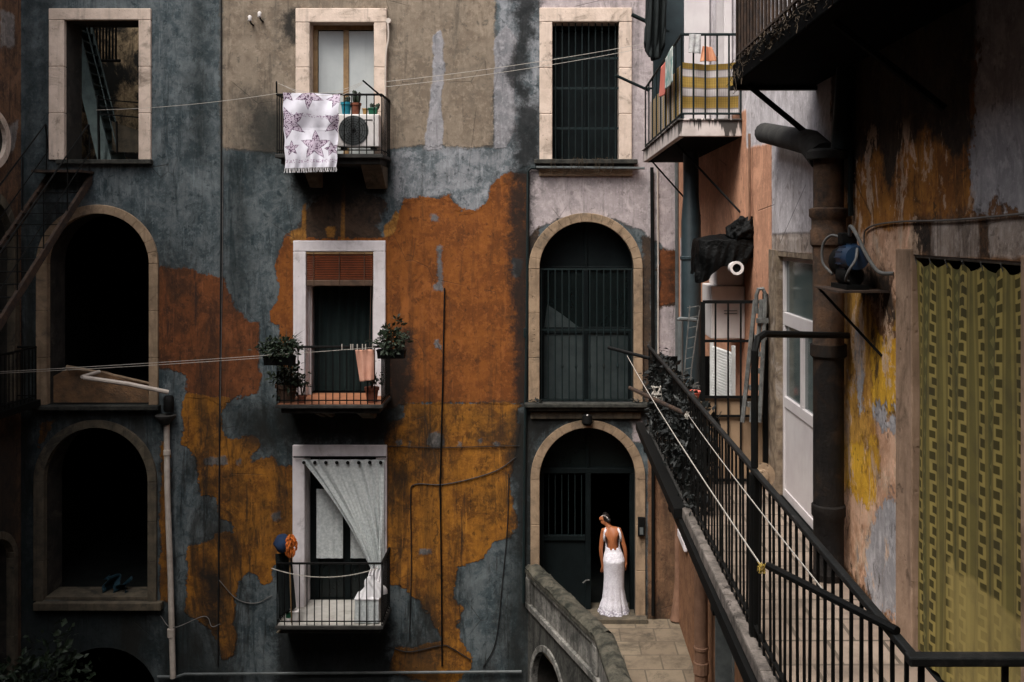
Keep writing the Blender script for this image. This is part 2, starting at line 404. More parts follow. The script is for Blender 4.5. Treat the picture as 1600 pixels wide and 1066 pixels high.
def layer(g, base, attr, col, amp=1.0, soft=.012, op=1.0, raise_=0.25, rim=None, cap=None, bias=0):
    a = g.attr(attr)
    if cap: a = g.math('MINIMUM', a, cap)
    if bias: a = g.math('ADD', a, bias)
    v = g.math('ADD', a, g.math('MULTIPLY', g.edge, amp))
    f = g.rng(v, -soft, soft)
    if rim:
        r_ = g.math('MULTIPLY', g.rng(v, -soft-.03, -soft), g.math('SUBTRACT', 1, f))
        base = g.mix(g.math('MULTIPLY', g.math('MULTIPLY', r_, g.rng(g.mid,.4,.6)), .8), base, rim)
    if op != 1: f = g.math('MULTIPLY', f, op)
    if raise_: g.h = g.math('ADD', g.h, g.math('MULTIPLY', f, raise_*1.8))
    return g.mix(f, base, col)
def finish_plaster(g, c, bump=.9, dist=.014):
    pit = g.rng(g.voro(9, vec=g.map((1,1,1))), .0, .13, 1, 0)       # small holes and chips
    pm_ = g.math('MULTIPLY', pit, g.rng(g.noise(1.7, 4, .6), .52, .64))
    c = g.mix(g.math('MULTIPLY', pm_, .75), c, (.05,.042,.036))
    cr = g.rng(g.voro(1.1, vec=g.map((1,1,.7)), feature='DISTANCE_TO_EDGE'), .0, .006, 1, 0)
    cr = g.math('MULTIPLY', cr, g.rng(g.noise(1.1, 3, .5), .5, .62))
    c = g.mix(g.math('MULTIPLY', cr, .6), c, (.03,.026,.022))
    g.h = g.math('SUBTRACT', g.math('ADD', g.h, g.math('MULTIPLY', g.grain, .12)), g.math('ADD', g.math('MULTIPLY', pm_, .5), g.math('MULTIPLY', cr, .4)))
    g.bump(g.h, dist, bump)
    return g.fin(c, .92, .18)
# ================================================================== FACADE: material
g = plaster_base('patched_facade_plaster')
c = variegate(g, (.108,.124,.129), (.052,.069,.076), (.014,.025,.029), .9)          # bare slate-grey cement
c = layer(g, c, 'm_pale', variegate(g, (.225,.232,.245), (.100,.117,.126), (.028,.038,.042), .65), 1.3, .05)
c = layer(g, c, 'm_beige', variegate(g, (.225,.180,.135), (.165,.128,.094), (.085,.075,.060), .45), .55, .02, rim=(.07,.062,.055))
c = layer(g, c, 'm_cement', variegate(g, (.27,.26,.27), (.18,.18,.19), (.10,.10,.105), .3), .35, .015)
c = layer(g, c, 'm_lilac', variegate(g, (.40,.345,.345), (.31,.27,.27), (.17,.15,.145), .4), .5, .02, rim=(.06,.05,.045))
c = layer(g, c, 'm_brown', variegate(g, (.070,.045,.030), (.035,.027,.022), (.016,.014,.013), .5), 1.0, .03)
c = layer(g, c, 'm_rust', variegate(g, (.215,.072,.0155), (.145,.047,.0125), (.050,.021,.010), .55), .7, .008, raise_=.5, cap=.125, rim=(.05,.035,.025))
c = layer(g, c, 'm_rustl', variegate(g, (.155,.052,.018), (.090,.034,.015), (.028,.016,.011), .8), .8, .01, raise_=.5, cap=.11, rim=(.05,.035,.025))
c = layer(g, c, 'm_ochre', variegate(g, (.300,.122,.0165), (.160,.062,.0125), (.034,.018,.008), .85), .75, .008, raise_=.5, cap=.10, rim=(.04,.03,.022))
c = layer(g, c, 'm_streak', variegate(g, (.34,.16,.035), (.22,.10,.025), None, .5), .25, .02)
c = layer(g, c, 'm_cement2', variegate(g, (.135,.145,.15), (.085,.095,.10), (.05,.055,.06), .3), .55, .02, op=.85)
c = layer(g, c, 'm_plainbrown', variegate(g, (.19,.105,.058), (.14,.075,.043), (.06,.035,.024), .5), .25, .02)
c = layer(g, c, 'm_soot_shade', (.010,.011,.011), 1.7, .13, op=.9, raise_=0, bias=.05)  # soot stains, plus shade painted under the balconies
c = layer(g, c, 'm_mould_shade', (.012,.016,.016), 1.6, .3, op=.86, raise_=0, bias=.05)  # mould, plus shade painted into the left corner strip
gr = g.attr('m_darken'); gn = g.noise(.75, 9, .74, .9, vec=g.map((1.6,1,.55),(4,1,8))); gs = g.noise(1.3, 8, .75, .5, vec=g.map((5.5,1,.40),(1,2,3)))  # cloudy darkening and streaks, stronger on the lower storeys and at left
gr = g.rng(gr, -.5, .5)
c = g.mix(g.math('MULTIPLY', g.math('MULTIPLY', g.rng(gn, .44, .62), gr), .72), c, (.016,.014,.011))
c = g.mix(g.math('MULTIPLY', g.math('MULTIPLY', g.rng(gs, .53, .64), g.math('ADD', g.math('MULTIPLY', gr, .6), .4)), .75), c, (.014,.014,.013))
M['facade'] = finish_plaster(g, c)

def fp(*pts): return [(FX(x), FZ(y)) for x, y in pts]
masks = {
 'm_darken': [fp((-100,600),(1064,640),(1064,1400),(-100,1400)), fp((-100,260),(340,420),(340,700),(-100,700))],
 'm_pale': [fp((778,-160),(845,-160),(845,250),(815,262),(800,285),(770,290),(765,315),(747,332),(722,334),(700,310),(634,314),(622,322),(612,300),(612,236),(690,228),(774,232),(776,180),(772,140),(782,90))],
 'm_beige': [fp((346,-160),(778,-160),(772,40),(782,90),(774,130),(770,150),(772,200),(770,228),(742,231),(690,229),(640,229),(600,236),(560,240),(440,240),(400,236),(346,234))],
 'm_cement': [fp((676,58),(687,49),(693,62),(695,110),(690,150),(693,234),(662,234),(670,170),(676,120)), fp((772,60),(792,40),(808,60),(804,130),(806,200),(790,232),(772,232))],
 'm_lilac': [fp((985,-300),(1064,-300),(1064,385),(1045,400),(1030,380),(1014,372),(1003,360),(960,342),(880,342),(845,352),(826,372),(826,264),(984,264)), fp((843,-300),(990,-300),(990,20),(843,20)), fp((1028,478),(1064,470),(1064,562),(1028,562)), fp((985,655),(1004,652),(1010,690),(990,690))],
 'm_brown': [fp((474,330),(500,300),(560,290),(605,318),(590,352),(600,380),(460,380)), fp((1003,368),(1018,372),(1018,640),(1003,640)), fp((826,370),(842,356),(842,420),(826,420)), fp((1028,385),(1062,395),(1062,475),(1028,482))],
 'm_rust': [fp((455,372),(451,359),(439,386),(432,410),(430,422),(437,444),(437,467),(424,483),(421,503),(438,506),(435,530),(440,575),(500,640),(616,640),(630,630),(822,631),(826,560),(824,272),(805,272),(797,268),(779,281),(769,287),(763,311),(747,328),(720,330),(712,319),(702,305),(684,309),(661,308),(633,313),(627,323),(619,338),(616,354),(608,356),(600,372))],
 'm_rustl': [fp((235,416),(249,416),(285,420),(315,426),(330,428),(348,436),(354,452),(363,470),(369,485),(387,498),(403,505),(405,524),(405,554),(408,587),(404,617),(387,618),(360,623),(346,634),(324,624),(291,620),(290,590),(282,580),(258,575),(235,574)), fp((1028,385),(1060,392),(1060,470),(1028,478))],
 'm_ochre': [fp((291,614),(324,617),(346,622),(358,624),(347,640),(347,660),(350,679),(362,687),(385,681),(404,683),(408,696),(392,710),(394,725),(410,713),(427,713),(434,729),(462,729),(462,880),(428,881),(425,908),(408,913),(400,896),(388,893),(373,908),(368,934),(364,976),(371,995),(362,1026),(347,1031),(341,1003),(330,985),(316,976),(286,955),(291,927),(290,904),(293,854),(331,843),(335,835),(364,831),(362,818),(343,812),(337,778),(316,772),(310,748),(307,717),(293,698),(284,694),(286,660),(285,630)),
             fp((632,630),(826,630),(806,645),(812,662),(806,712),(797,741),(801,779),(812,825),(787,842),(770,848),(757,871),(716,888),(711,913),(711,934),(724,951),(716,976),(720,1001),(737,1022),(739,1045),(700,1075),(610,1050),(615,1012),(650,1010),(690,1000),(674,968),(653,938),(632,919),(602,912),(598,700),(606,662),(630,655)),
             fp((252,690),(264,690),(266,940),(250,940)), fp((62,660),(88,655),(66,690),(60,700))],
 'm_streak': [fp((473,320),(478,318),(478,380),(471,380)), fp((534,285),(539,285),(538,376),(533,376)), fp((508,355),(524,355),(522,372),(512,372)), fp((600,352),(612,345),(618,330),(624,334),(617,365),(600,372)), fp((452,360),(470,358),(472,380),(455,380))],
 'm_cement2': [fp((674,335),(682,335),(682,345),(674,345)), fp((682,385),(690,382),(692,455),(676,455),(674,445),(684,440)), fp((680,530),(686,530),(688,545),(680,545)), fp((800,405),(815,404),(815,436),(802,436)),
               fp((672,675),(692,676),(694,698),(678,700),(668,694)), fp((715,690),(724,690),(722,698),(714,698)), fp((745,683),(754,683),(754,694),(746,696)), fp((772,690),(782,689),(780,697),(772,697)), fp((618,690),(626,688),(630,694),(620,697)), fp((637,692),(642,690),(642,700),(636,700)),
               fp((318,716),(352,714),(354,726),(320,726)), fp((368,718),(376,716),(376,728),(370,728)), fp((424,802),(440,798),(440,812),(426,814)), fp((655,858),(676,860),(674,866),(656,866))],
 'm_plainbrown': [fp((1012,640),(1064,560),(1064,968),(1012,968))],
 'm_soot_shade': [fp((803,268),(826,250),(830,640),(808,640),(806,520),(800,400)), fp((805,640),(832,640),(830,880),(808,870),(803,760)), fp((792,-120),(843,-120),(838,20),(828,60),(816,130),(843,180),(843,250),(806,262),(812,160),(796,110),(812,60)),
            fp((450,262),(612,262),(600,300),(560,318),(500,312),(470,300)), fp((600,550),(642,520),(640,600),(622,655),(600,640)), fp((425,640),(470,640),(470,700),(440,680)), fp((455,640),(612,640),(606,690),(455,690)),  # includes the painted shade below the upper balconies
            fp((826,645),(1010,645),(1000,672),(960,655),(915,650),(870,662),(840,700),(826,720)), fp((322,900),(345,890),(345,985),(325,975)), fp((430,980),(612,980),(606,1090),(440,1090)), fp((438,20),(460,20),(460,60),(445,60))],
 'm_mould_shade': [fp((-60,900),(240,900),(250,1200),(-60,1200)), fp((33,-100),(52,-100),(60,640),(33,640)), fp((365,250),(378,250),(376,470),(366,470)), fp((385,150),(452,170),(452,250),(392,250)), fp((360,640),(450,640),(452,710),(400,690),(352,660)),  # the tall strip at the left corner is painted shade
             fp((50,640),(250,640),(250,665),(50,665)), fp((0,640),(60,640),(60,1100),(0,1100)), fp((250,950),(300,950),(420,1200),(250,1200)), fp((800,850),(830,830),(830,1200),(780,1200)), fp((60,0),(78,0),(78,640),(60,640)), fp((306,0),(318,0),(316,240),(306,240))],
}
# openings: outer trim and clear opening, in photograph pixels on the facade plane
zt, zm, zb = E+1.20, E-2.73, E-6.20        # balcony floor heights
OP = {
 'ruin':   dict(i=(102,218,32,250), o=(78,237,14,250)),
 'top':    dict(i=(485,585,36,None,zt), o=(463,605,14,None)),
 'mid':    dict(i=(479,584,393,None,zm), o=(459,603,376,None)),
 'low':    dict(i=(477,588,713,None,zb), o=(458,605,695,None)),
 'grille': dict(i=(863,967,35,250), o=(843,987,13,250)),
 'archL':  dict(i=(75,234,334,632), sp=412, o=(58,248,320)),
 'archLL': dict(i=(70,232,668,938), sp=752, o=(54,246,656)),
 'archR':  dict(i=(843,990,347,628), sp=420, o=(826,1004,333)),
 'door':   dict(i=(843,993,668,962), sp=748, o=(829,1008,656)),
 'vault':  dict(i=(80,246,1012,1300), sp=1090),
}
holes = []
for k, d in OP.items():
    i = d['i']; z0 = i[4] if len(i) > 4 else FZ(i[3]); sp = FZ(d['sp']) if 'sp' in d else None
    if k == 'vault': z0 = 0.0
    d['r'] = (FX(i[0]), FX(i[1]), z0, FZ(i[2]), sp); holes.append(d['r'])

B = thing('tenement_building', 'tall weathered tenement front of peeling orange ochre and slate plaster with balconies and arches', 'building', (-3.3, YF, 0))
us = lines([(XL, XW, .045)], [h[0] for h in holes]+[h[1] for h in holes])
vs_ = lines([(0, 1.6, .2), (1.6, 13.8, .045), (13.8, 17.5, .3)], [h[2] for h in holes]+[h[3] for h in holes])
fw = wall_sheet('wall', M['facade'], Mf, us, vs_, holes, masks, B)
mb = MB(); mb.box(XL-.3, XW+.4, YF-.45, YF+3, 17.5, 17.8).box(XL-.3, XW+.4, YF-.25, YF-.002, 17.2, 17.498); mb.build('cornice', M['stone_dark'], B, bevel=.02)

WD = .58    # wall thickness
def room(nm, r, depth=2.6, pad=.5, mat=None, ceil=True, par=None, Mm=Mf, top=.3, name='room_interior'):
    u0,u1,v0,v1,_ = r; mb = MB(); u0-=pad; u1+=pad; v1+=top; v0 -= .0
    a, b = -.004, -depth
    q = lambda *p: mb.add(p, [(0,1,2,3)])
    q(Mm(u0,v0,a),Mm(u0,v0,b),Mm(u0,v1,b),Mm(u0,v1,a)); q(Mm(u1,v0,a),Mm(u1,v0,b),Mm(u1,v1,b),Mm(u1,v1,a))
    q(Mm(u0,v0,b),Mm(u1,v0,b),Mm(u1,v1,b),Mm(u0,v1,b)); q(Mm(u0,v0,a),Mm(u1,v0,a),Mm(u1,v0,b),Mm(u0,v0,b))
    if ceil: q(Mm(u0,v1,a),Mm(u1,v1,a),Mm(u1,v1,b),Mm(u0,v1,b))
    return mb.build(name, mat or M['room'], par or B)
def rect_surround(d, mat, name='window_surround', Mm=Mf, proud=.05, par=None, sill=None, fx=FX, fz=FZ, blocks=3, rev=None):
    u0,u1,v0,v1,_ = d['r']; WD = .58
    if rev:
        WD = .05; m2 = MB(); m2.mbox(Mm,u0-.2,u0,v0,v1,-.58,-.051); m2.mbox(Mm,u1,u1+.2,v0,v1,-.58,-.051); m2.mbox(Mm,u0-.2,u1+.2,v1,v1+.2,-.58,-.051); m2.build('reveal', rev, par or B)
    o = d['o']; a, b, t = (fx(o[0]), fx(o[1]), fz(o[2])) if len(o) < 5 else o[:3]
    mb = MB(); gap = .0012
    mb.mbox(Mm, a, b, v1, t, -WD, proud)
    for (p, q) in ((a, u0), (u1, b)):
        n = blocks
        for k in range(n):
            z0 = v0+(v1-v0)*k/n + (gap if k else 0); z1 = v0+(v1-v0)*(k+1)/n - gap
            mb.mbox(Mm, p, q, z0, z1, -WD, proud - .003*((k*7+3) % 3)/2)
    return mb.build(name, mat, par or B, bevel=.012)
def arch_surround(d, mat, name='arch_surround', Mm=Mf, proud=.05, par=None, o=None, nv=15):
    u0,u1,v0,v1,sp = d['r']; oo = d['o']; a, b, t = o or (FX(oo[0]), FX(oo[1]), FZ(oo[2])); WD = .08
    m2 = MB(); m2.mbox(Mm,u0-.12,u0,v0,sp,-.58,-.081); m2.mbox(Mm,u1,u1+.12,v0,sp,-.58,-.081); rg = []; N = 40
    for k in range(N+1):
        th = math.pi*k/N; c_, s_ = -math.cos(th), math.sin(th); cx_ = (u0+u1)/2; h_ = (u1-u0)/2
        for (q, dp) in ((0,-.081),(.12,-.081),(.12,-.58),(0,-.58)): rg.append(Mm(cx_+(h_+q)*c_, sp+(v1-sp+q)*s_, dp))
    m2.add(rg, [(k*4+e, k*4+(e+1)%4, (k+1)*4+(e+1)%4, (k+1)*4+e) for k in range(N) for e in range(4)])
    m2.build('reveal', M['reveal'], par or B)
    cx = (u0+u1)/2; hw = (u1-u0)/2; hi = v1-sp; ox = (b+a)/2; ow = (b-a)/2; ho = t-sp; mb = MB()
    for k in range(nv):
        ta = math.pi*k/nv + .0008; tb = math.pi*(k+1)/nv - .0008; sub = 4; pr = proud + random.uniform(-.003,.004)
        ring = []
        for s in range(sub+1):
            th = ta+(tb-ta)*s/sub; c_, s_ = -math.cos(th), math.sin(th)
            ring.append(((cx+hw*c_, sp+hi*s_), (ox+ow*c_, sp+ho*s_)))
        vs2 = []
        for (iu,iv),(eu,ev) in ring: vs2 += [Mm(iu,iv,pr), Mm(eu,ev,pr), Mm(eu,ev,-WD), Mm(iu,iv,-WD)]
        fs = []
        for s in range(sub):
            for e in range(4): fs.append((s*4+e, s*4+(e+1)%4, (s+1)*4+(e+1)%4, (s+1)*4+e))
        fs += [(0,3,2,1), (sub*4, sub*4+1, sub*4+2, sub*4+3)]
        mb.add(vs2, fs)
    for (p, q) in ((a, u0), (u1, b)):
        for k in range(3): mb.mbox(Mm, p, q, v0+(sp-v0)*k/3+(.002 if k else 0), v0+(sp-v0)*(k+1)/3-.002, -WD, proud-.002*k)
    return mb.build(name, mat, par or B, bevel=.008)
def ledge(px0, px1, py0, py1, proud, mat, name='sill', par=None):
    mb = MB(); mb.mbox(Mf, FX(px0), FX(px1), FZ(py1), FZ(py0), 0.003, proud); return mb.build(name, mat, par or B, bevel=.012)

# ---- top-left ruined window, open to the yard behind
d = OP['ruin']; rect_surround(d, M['stone'], rev=M['reveal']); ledge(92, 240, 250, 257, .12, M['ledge'])
g = plaster_base('ruin_plaster'); cr = variegate(g, (.42,.31,.19), (.22,.16,.10), (.03,.026,.022), 1.0)
cr = g.mix(g.rng(g.big, .42, .55), cr, (.018,.018,.017)); M['ruinwall'] = finish_plaster(g, cr)
u0,u1,v0,v1,_ = d['r']
mb = MB(); Yb = 20.4
q = lambda *p: mb.add(p, [(0,1,2,3)])
q((u0-1.5,Yb,v0-.3),(u1+2.0,Yb,v0-.3),(u1+2.0,Yb,16),(u0-1.5,Yb,16)); q((u0-1.5,YF+.01,v0-.02),(u1+2,YF+.01,v0-.02),(u1+2,Yb,v0-.02),(u0-1.5,Yb,v0-.02))
q((u0-1.5,YF+.01,v0-.3),(u0-1.5,Yb,v0-.3),(u0-1.5,Yb,16),(u0-1.5,YF+.01,16)); q((u1+2,YF+.01,v0-.3),(u1+2,Yb,v0-.3),(u1+2,Yb,16),(u1+2,YF+.01,16))
q((u0-1.5,YF+.01,14.6),(u1+2,YF+.01,14.6),(u1+2,YF+2.4,14.6),(u0-1.5,YF+2.4,14.6))
mb.build('yard_wall', M['ruinwall'], B)
mb = MB()   # inner stair seen through the ruined window
a = P(112,40,19); b_ = P(158,255,17.6)
a = P(106,20,18.9); b_ = P(166,262,18.3)
for dy in (0, .62):
    mb.hexa([(a.x-.13,a.y+dy,a.z),(a.x+.13,a.y+dy,a.z),(a.x+.13,a.y+dy+.05,a.z),(a.x-.13,a.y+dy+.05,a.z),(b_.x-.13,b_.y+dy,b_.z),(b_.x+.13,b_.y+dy,b_.z),(b_.x+.13,b_.y+dy+.05,b_.z),(b_.x-.13,b_.y+dy+.05,b_.z)])
for k in range(14):
    p = a.lerp(b_, (k+.5)/14); mb.box(p.x-.12, p.x+.12, p.y+.052, p.y+.618, p.z-.015, p.z+.015)
for o_ in (.35, .75):
    mb.tube([(a.x+.2,a.y,a.z+o_),(b_.x+.2,b_.y,b_.z+o_)], .012, 5)
mb.build('inner_stair', pm('grey_green_steel',(.085,.115,.11),(.05,.07,.07),5,.7,.3,streak=.4), B)
mb = MB()
for px in range(141, 186, 5): mb.tube([P(px,20,19.5), P(px,95,19.5)], .02, 5)
mb.tube([P(138,95,19.5),P(188,95,19.5)], .03); mb.tube([P(138,40,19.5),P(188,40,19.5)], .02)
mb.build('yard_grille', M['iron'], B); mb = MB()
for yy in (155, 166, 178): mb.tube([P(152,yy,18.2),P(222,yy+6,18.2)], .012, 5)
mb.tube([P(153,150,18.2),P(155,252,18.2)], .025); mb.tube([P(182,190,18.2),P(183,240,18.2)], .02)
mb.build('inner_railing', M['iron'], B)
mb = MB(); mb.hexa([P(175,238,18.6),P(222,238,18.6),P(222,238,18.9),P(175,238,18.9),P(175,190,18.6),P(222,206,18.6),P(222,206,18.9),P(175,190,18.9)]); mb.build('low_parapet', M['stone_dark'], B)

# ---- balconies
def railing_bars(mb, pts, z0, z1, step, r=.009, top=.018, bot=True):
    for a, b in zip(pts[:-1], pts[1:]):
        a = Vector(a); b = Vector(b); L = (b-a).length; n = max(1, round(L/step))
        mb.tube([(a.x,a.y,z1),(b.x,b.y,z1)], top, 6)
        if bot: mb.tube([(a.x,a.y,z0+.06),(b.x,b.y,z0+.06)], r*1.2, 5)
        for k in range(n+1):
            p = a.lerp(b, k/n); mb.tube([(p.x,p.y,z0),(p.x,p.y,z1)], r, 5)
YB = 15.60
def balcony(z, x0, x1, hr, mat_slab, mat_floor, step, label, bpx, bmat):
    s = MB(); s.box(x0, x1, YB, YF-.004, z-.065, z-.006).box(x0+.07, x1-.07, YB+.10, YF-.006, z-.16, z-.066)
    o = s.build('balcony', mat_slab, B, bevel=.012, label=label)
    f = MB(); f.box(x0+.03, x1-.03, YB+.03, YF+.3, z-.005, z+.002); f.build('floor', mat_floor, o)
    r = MB(); railing_bars(r, [(x0+.03,YF-.01,0),(x0+.03,YB+.03,0),(x1-.03,YB+.03,0),(x1-.03,YF-.01,0)], z, z+hr, step)
    r.build('railing', M['iron'], o)
    for (pa, pb, dz) in bpx:
        k = MB(); a, b = FX(pa), FX(pb)
        k.hexa([(a,YF-.16,z-.16-dz),(b,YF-.16,z-.16-dz),(b,YF-.006,z-.16-dz),(a,YF-.006,z-.16-dz),(a,YB+.12,z-.162),(b,YB+.12,z-.162),(b,YF-.006,z-.162),(a,YF-.006,z-.162)])
        k.build('bracket', bmat, o, bevel=.015)
    return o
X0, X1 = -4.32, -2.62
bal_top = balcony(zt, X0, X1, .93, M['slab'], M['slab'], .118, 'top balcony with dark slab and stone brackets', [(487,505,.34),(575,606,.36)], M['stone_dark'])
bal_mid = balcony(zm, X0, X1, .90, M['slab'], M['tile_terracotta'], .112, 'middle balcony with terracotta floor', [(505,512,.16),(518,524,.16),(569,589,.18)], M['stone_dark'])
bal_low = balcony(zb, X0, X1, .97, M['slab'], M['floor_tile'], .116, 'lowest balcony with pale tiled floor', [(448,462,.18),(506,524,.18),(572,589,.18)], M['stone_dark'])

def leafdoor(d, name, dep, mat, panes, stiles, par=None):
    """frame in the opening with vertical stiles; panes = (px0,px1,zfrac0,zfrac1,mat)"""
    u0,u1,v0,v1,_ = d['r']; mb = MB()
    mb.mbox(Mf, u0, u1, v1-.07, v1, -dep-.06, -dep)
    for a, b in stiles: mb.mbox(Mf, FX(a), FX(b), v0, v1-.072, -dep-.06, -dep+.004)
    o = mb.build(name, mat, par or B, bevel=.006)
    for a, b, f0, f1, m in panes:
        p = MB(); p.mbox(Mf, FX(a), FX(b), v0+(v1-v0)*f0, v0+(v1-v0)*f1, -dep-.04, -dep-.025); p.build('pane', m, o)
    return o
# top window: wooden double door with frosted panes
d = OP['top']; rect_surround(d, M['stone'], proud=.06); room('r', d['r'])
leafdoor(d, 'balcony_door', .20, M['wood'], [(493,533,.0,.96,M['frost']),(541,582,.0,.96,M['frost'])], [(485,492),(532.5,541),(581,585)])
# middle window: white frame, rolled blind, teal drape
d = OP['mid']; rect_surround(d, M['whitepaint'], proud=.05, blocks=1); room('r', d['r'])
def drape(px0,px1,z0,z1,Y,nf,amp,mat,name,par=None,**kw):
    a, b = FX(px0), FX(px1); mb = MB()
    mb.grid(lambda s,t: Vector((a+(b-a)*s, Y+amp*math.sin(s*nf*6.283+.6*math.sin(t*3)+.8*math.sin(s*9))*(1-.4*t), z1+(z0-z1)*t)), nf*12, 14)
    return mb.build(name, mat, par, smooth=True, **kw)
o = leafdoor(d, 'balcony_door', .13, M['doorwhite'], [], [(479,484),(580,584)])
# lowest window
d = OP['low']; rect_surround(d, M['whitepaint'], proud=.05, blocks=1); room('r', d['r'])
leafdoor(d, 'balcony_door', .34, M['teal_door'], [(492,529,.0,.97,M['glass']),(541,580,.0,.97,M['glass'])], [(477,491),(530,541),(581,588)])
# barred window at upper right
d = OP['grille']; rect_surround(d, M['stone'], proud=.05); room('r', d['r'])
leafdoor(d, 'shutter', .30, M['teal_door'], [(866,914,.0,.96,M['teal_door']),(917,965,.0,.96,M['teal_door'])], [(863,866),(914,917),(965,967)])
u0,u1,v0,v1,_ = d['r']; mb = MB()
for k in range(10):
    x = u0+(u1-u0)*(k+.5)/10; mb.tube([Mf(x,v0-.02,-.06), Mf(x,v1,-.06)], .011, 6)
for py in (90, 137, 200): mb.mbox(Mf, u0, u1, FZ(py)-.02, FZ(py)+.02, -.075, -.066)
mb.build('window_grille', M['iron_teal'], B)
ledge(835, 995, 250, 257, .18, M['ledge']); ledge(838, 990, 257.2, 262, .12, M['ledge'], 'sill_moulding'); ledge(842, 988, 264, 275.5, .05, M['stone_tan'], 'apron_plate')
# arches
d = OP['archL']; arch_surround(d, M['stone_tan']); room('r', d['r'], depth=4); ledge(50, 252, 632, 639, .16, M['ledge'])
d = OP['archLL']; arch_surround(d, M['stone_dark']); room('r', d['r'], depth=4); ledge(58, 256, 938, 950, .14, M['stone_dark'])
mb = MB(); mb.mbox(Mf, FX(70), FX(232), FZ(938), FZ(934), -.5, -.02); mb.build('threshold', M['stone_dark'], B)
d = OP['vault']; room('r', d['r'], depth=4)
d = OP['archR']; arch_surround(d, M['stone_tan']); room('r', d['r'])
ledge(820, 1012, 628, 634, .20, M['ledge']); ledge(826, 1008, 634.2, 640, .14, M['ledge'], 'sill_moulding'); ledge(829, 1001, 643, 654, .05, M['stone_dark'], 'apron_plate')
u0,u1,v0,v1,sp = d['r']; cx=(u0+u1)/2
mb = MB()   # arched double door: lower sheet panels, upper glass, fanlight
mb.mbox(Mf, u0-.05, u1+.05, sp-.03, sp+.03, -.36, -.28); mb.mbox(Mf, cx-.035, cx+.035, v0, sp-.032, -.36, -.28); mb.mbox(Mf, cx-.02, cx+.02, sp+.032, v1+.1, -.36, -.28)
mb.mbox(Mf, u0-.05, u0+.07, v0, sp-.032, -.36, -.28); mb.mbox(Mf, u1-.07, u1+.05, v0, sp-.032, -.36, -.28); mb.mbox(Mf, u0+.072, u1-.072, FZ(524), FZ(514), -.36, -.281)
o = mb.build('arched_door', M['teal_door'], B, bevel=.006)
for a, b in ((u0+.07,cx-.035),(cx+.035,u1-.07)):
    p = MB(); p.mbox(Mf, a, b, v0, FZ(524), -.34, -.31); p.build('sheet_panel', M['teal_panel'], o)
    p = MB(); p.mbox(Mf, a, b, FZ(514), sp, -.34, -.32); p.build('pane', M['glass'], o)
p = MB(); p.mbox(Mf, u0-.05, u1+.05, sp+.03, v1+.1, -.34, -.325); p.build('fanlight', M['teal_door'], o)
p = MB(); pts = [(850,515),(905,514),(880,495),(855,478)]; pv = [Mf(FX(x),FZ(y),-.318) for x,y in pts] + [Mf(FX(x),FZ(y),-.312) for x,y in pts]
p.add(pv, [(4,5,6,7),(0,1,5,4),(1,2,6,5),(2,3,7,6),(3,0,4,7)]); p.build('grey_triangle', M['teal_panel'], o)  # flat grey-teal triangle above the sheet panels
mb = MB()
for k in range(14):
    x = u0+.03+(u1-u0-.06)*k/13; mb.tube([Mf(x,v0+.02,-.05), Mf(x,sp-.02,-.05)], .011, 6)
    if k % 2 and 2 < k < 12: mb.lathe(Mf(x, FZ(573), -.05), [(.011,-.05),(.024,0),(.011,.05)], 6)
for py in (421, 516, 626): mb.mbox(Mf, u0, u1, FZ(py)-.014, FZ(py)+.014, -.066, -.058)
mb.build('iron_gate', M['iron_teal'], B)
# entrance door
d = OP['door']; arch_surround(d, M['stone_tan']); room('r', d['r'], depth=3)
u0,u1,v0,v1,sp = d['r']; xm = FX(920)
mb = MB()
mb.mbox(Mf, u0-.05, u1+.05, FZ(746), FZ(738), -.36, -.26); mb.mbox(Mf, xm-.045, xm+.045, v0, FZ(746.3), -.36, -.26); mb.mbox(Mf, u1-.075, u1+.05, v0, FZ(746.3), -.36, -.26); mb.mbox(Mf, u0-.05, u0+.07, v0, FZ(746.3), -.36, -.26)
mb.mbox(Mf, u0+.072, xm-.047, FZ(853), FZ(845), -.35, -.27); mb.mbox(Mf, xm-.02, xm+.02, FZ(737.7), v1+.1, -.36, -.28)
o = mb.build('entrance_door', M['teal_door'], B, bevel=.006)
p = MB(); p.mbox(Mf, u0+.07, xm-.045, v0, FZ(850), -.33, -.31); p.build('sheet_panel', M['teal_door'], o)
p = MB()
for k in range(6):
    x = u0+.15+(xm-u0-.26)*k/5; p.tube([Mf(x,FZ(848),-.29), Mf(x,FZ(748),-.29)], .009, 5)
p.build('door_bars', M['iron_teal'], o)
p = MB(); p.mbox(Mf, u0-.05, u1+.05, FZ(738), v1+.1, -.345, -.33); p.build('fanlight', M['glass'], o)
p = MB(); p.tube([Mf(xm+.02, FZ(915), -.25), Mf(xm-.04, FZ(914), -.21), Mf(xm-.09, FZ(918), -.21)], .012, 6); p.build('handle', M['alu'], o)
mb = MB(); mb.mbox(Mf, u0+.002, u1-.002, v0-.08, v0+.002, -WD, -.0); mb.mbox(Mf, FX(838), FX(1010), FZ(968), FZ(960), .003, .22); mb.build('threshold', M['stone_dark'], B, bevel=.01)
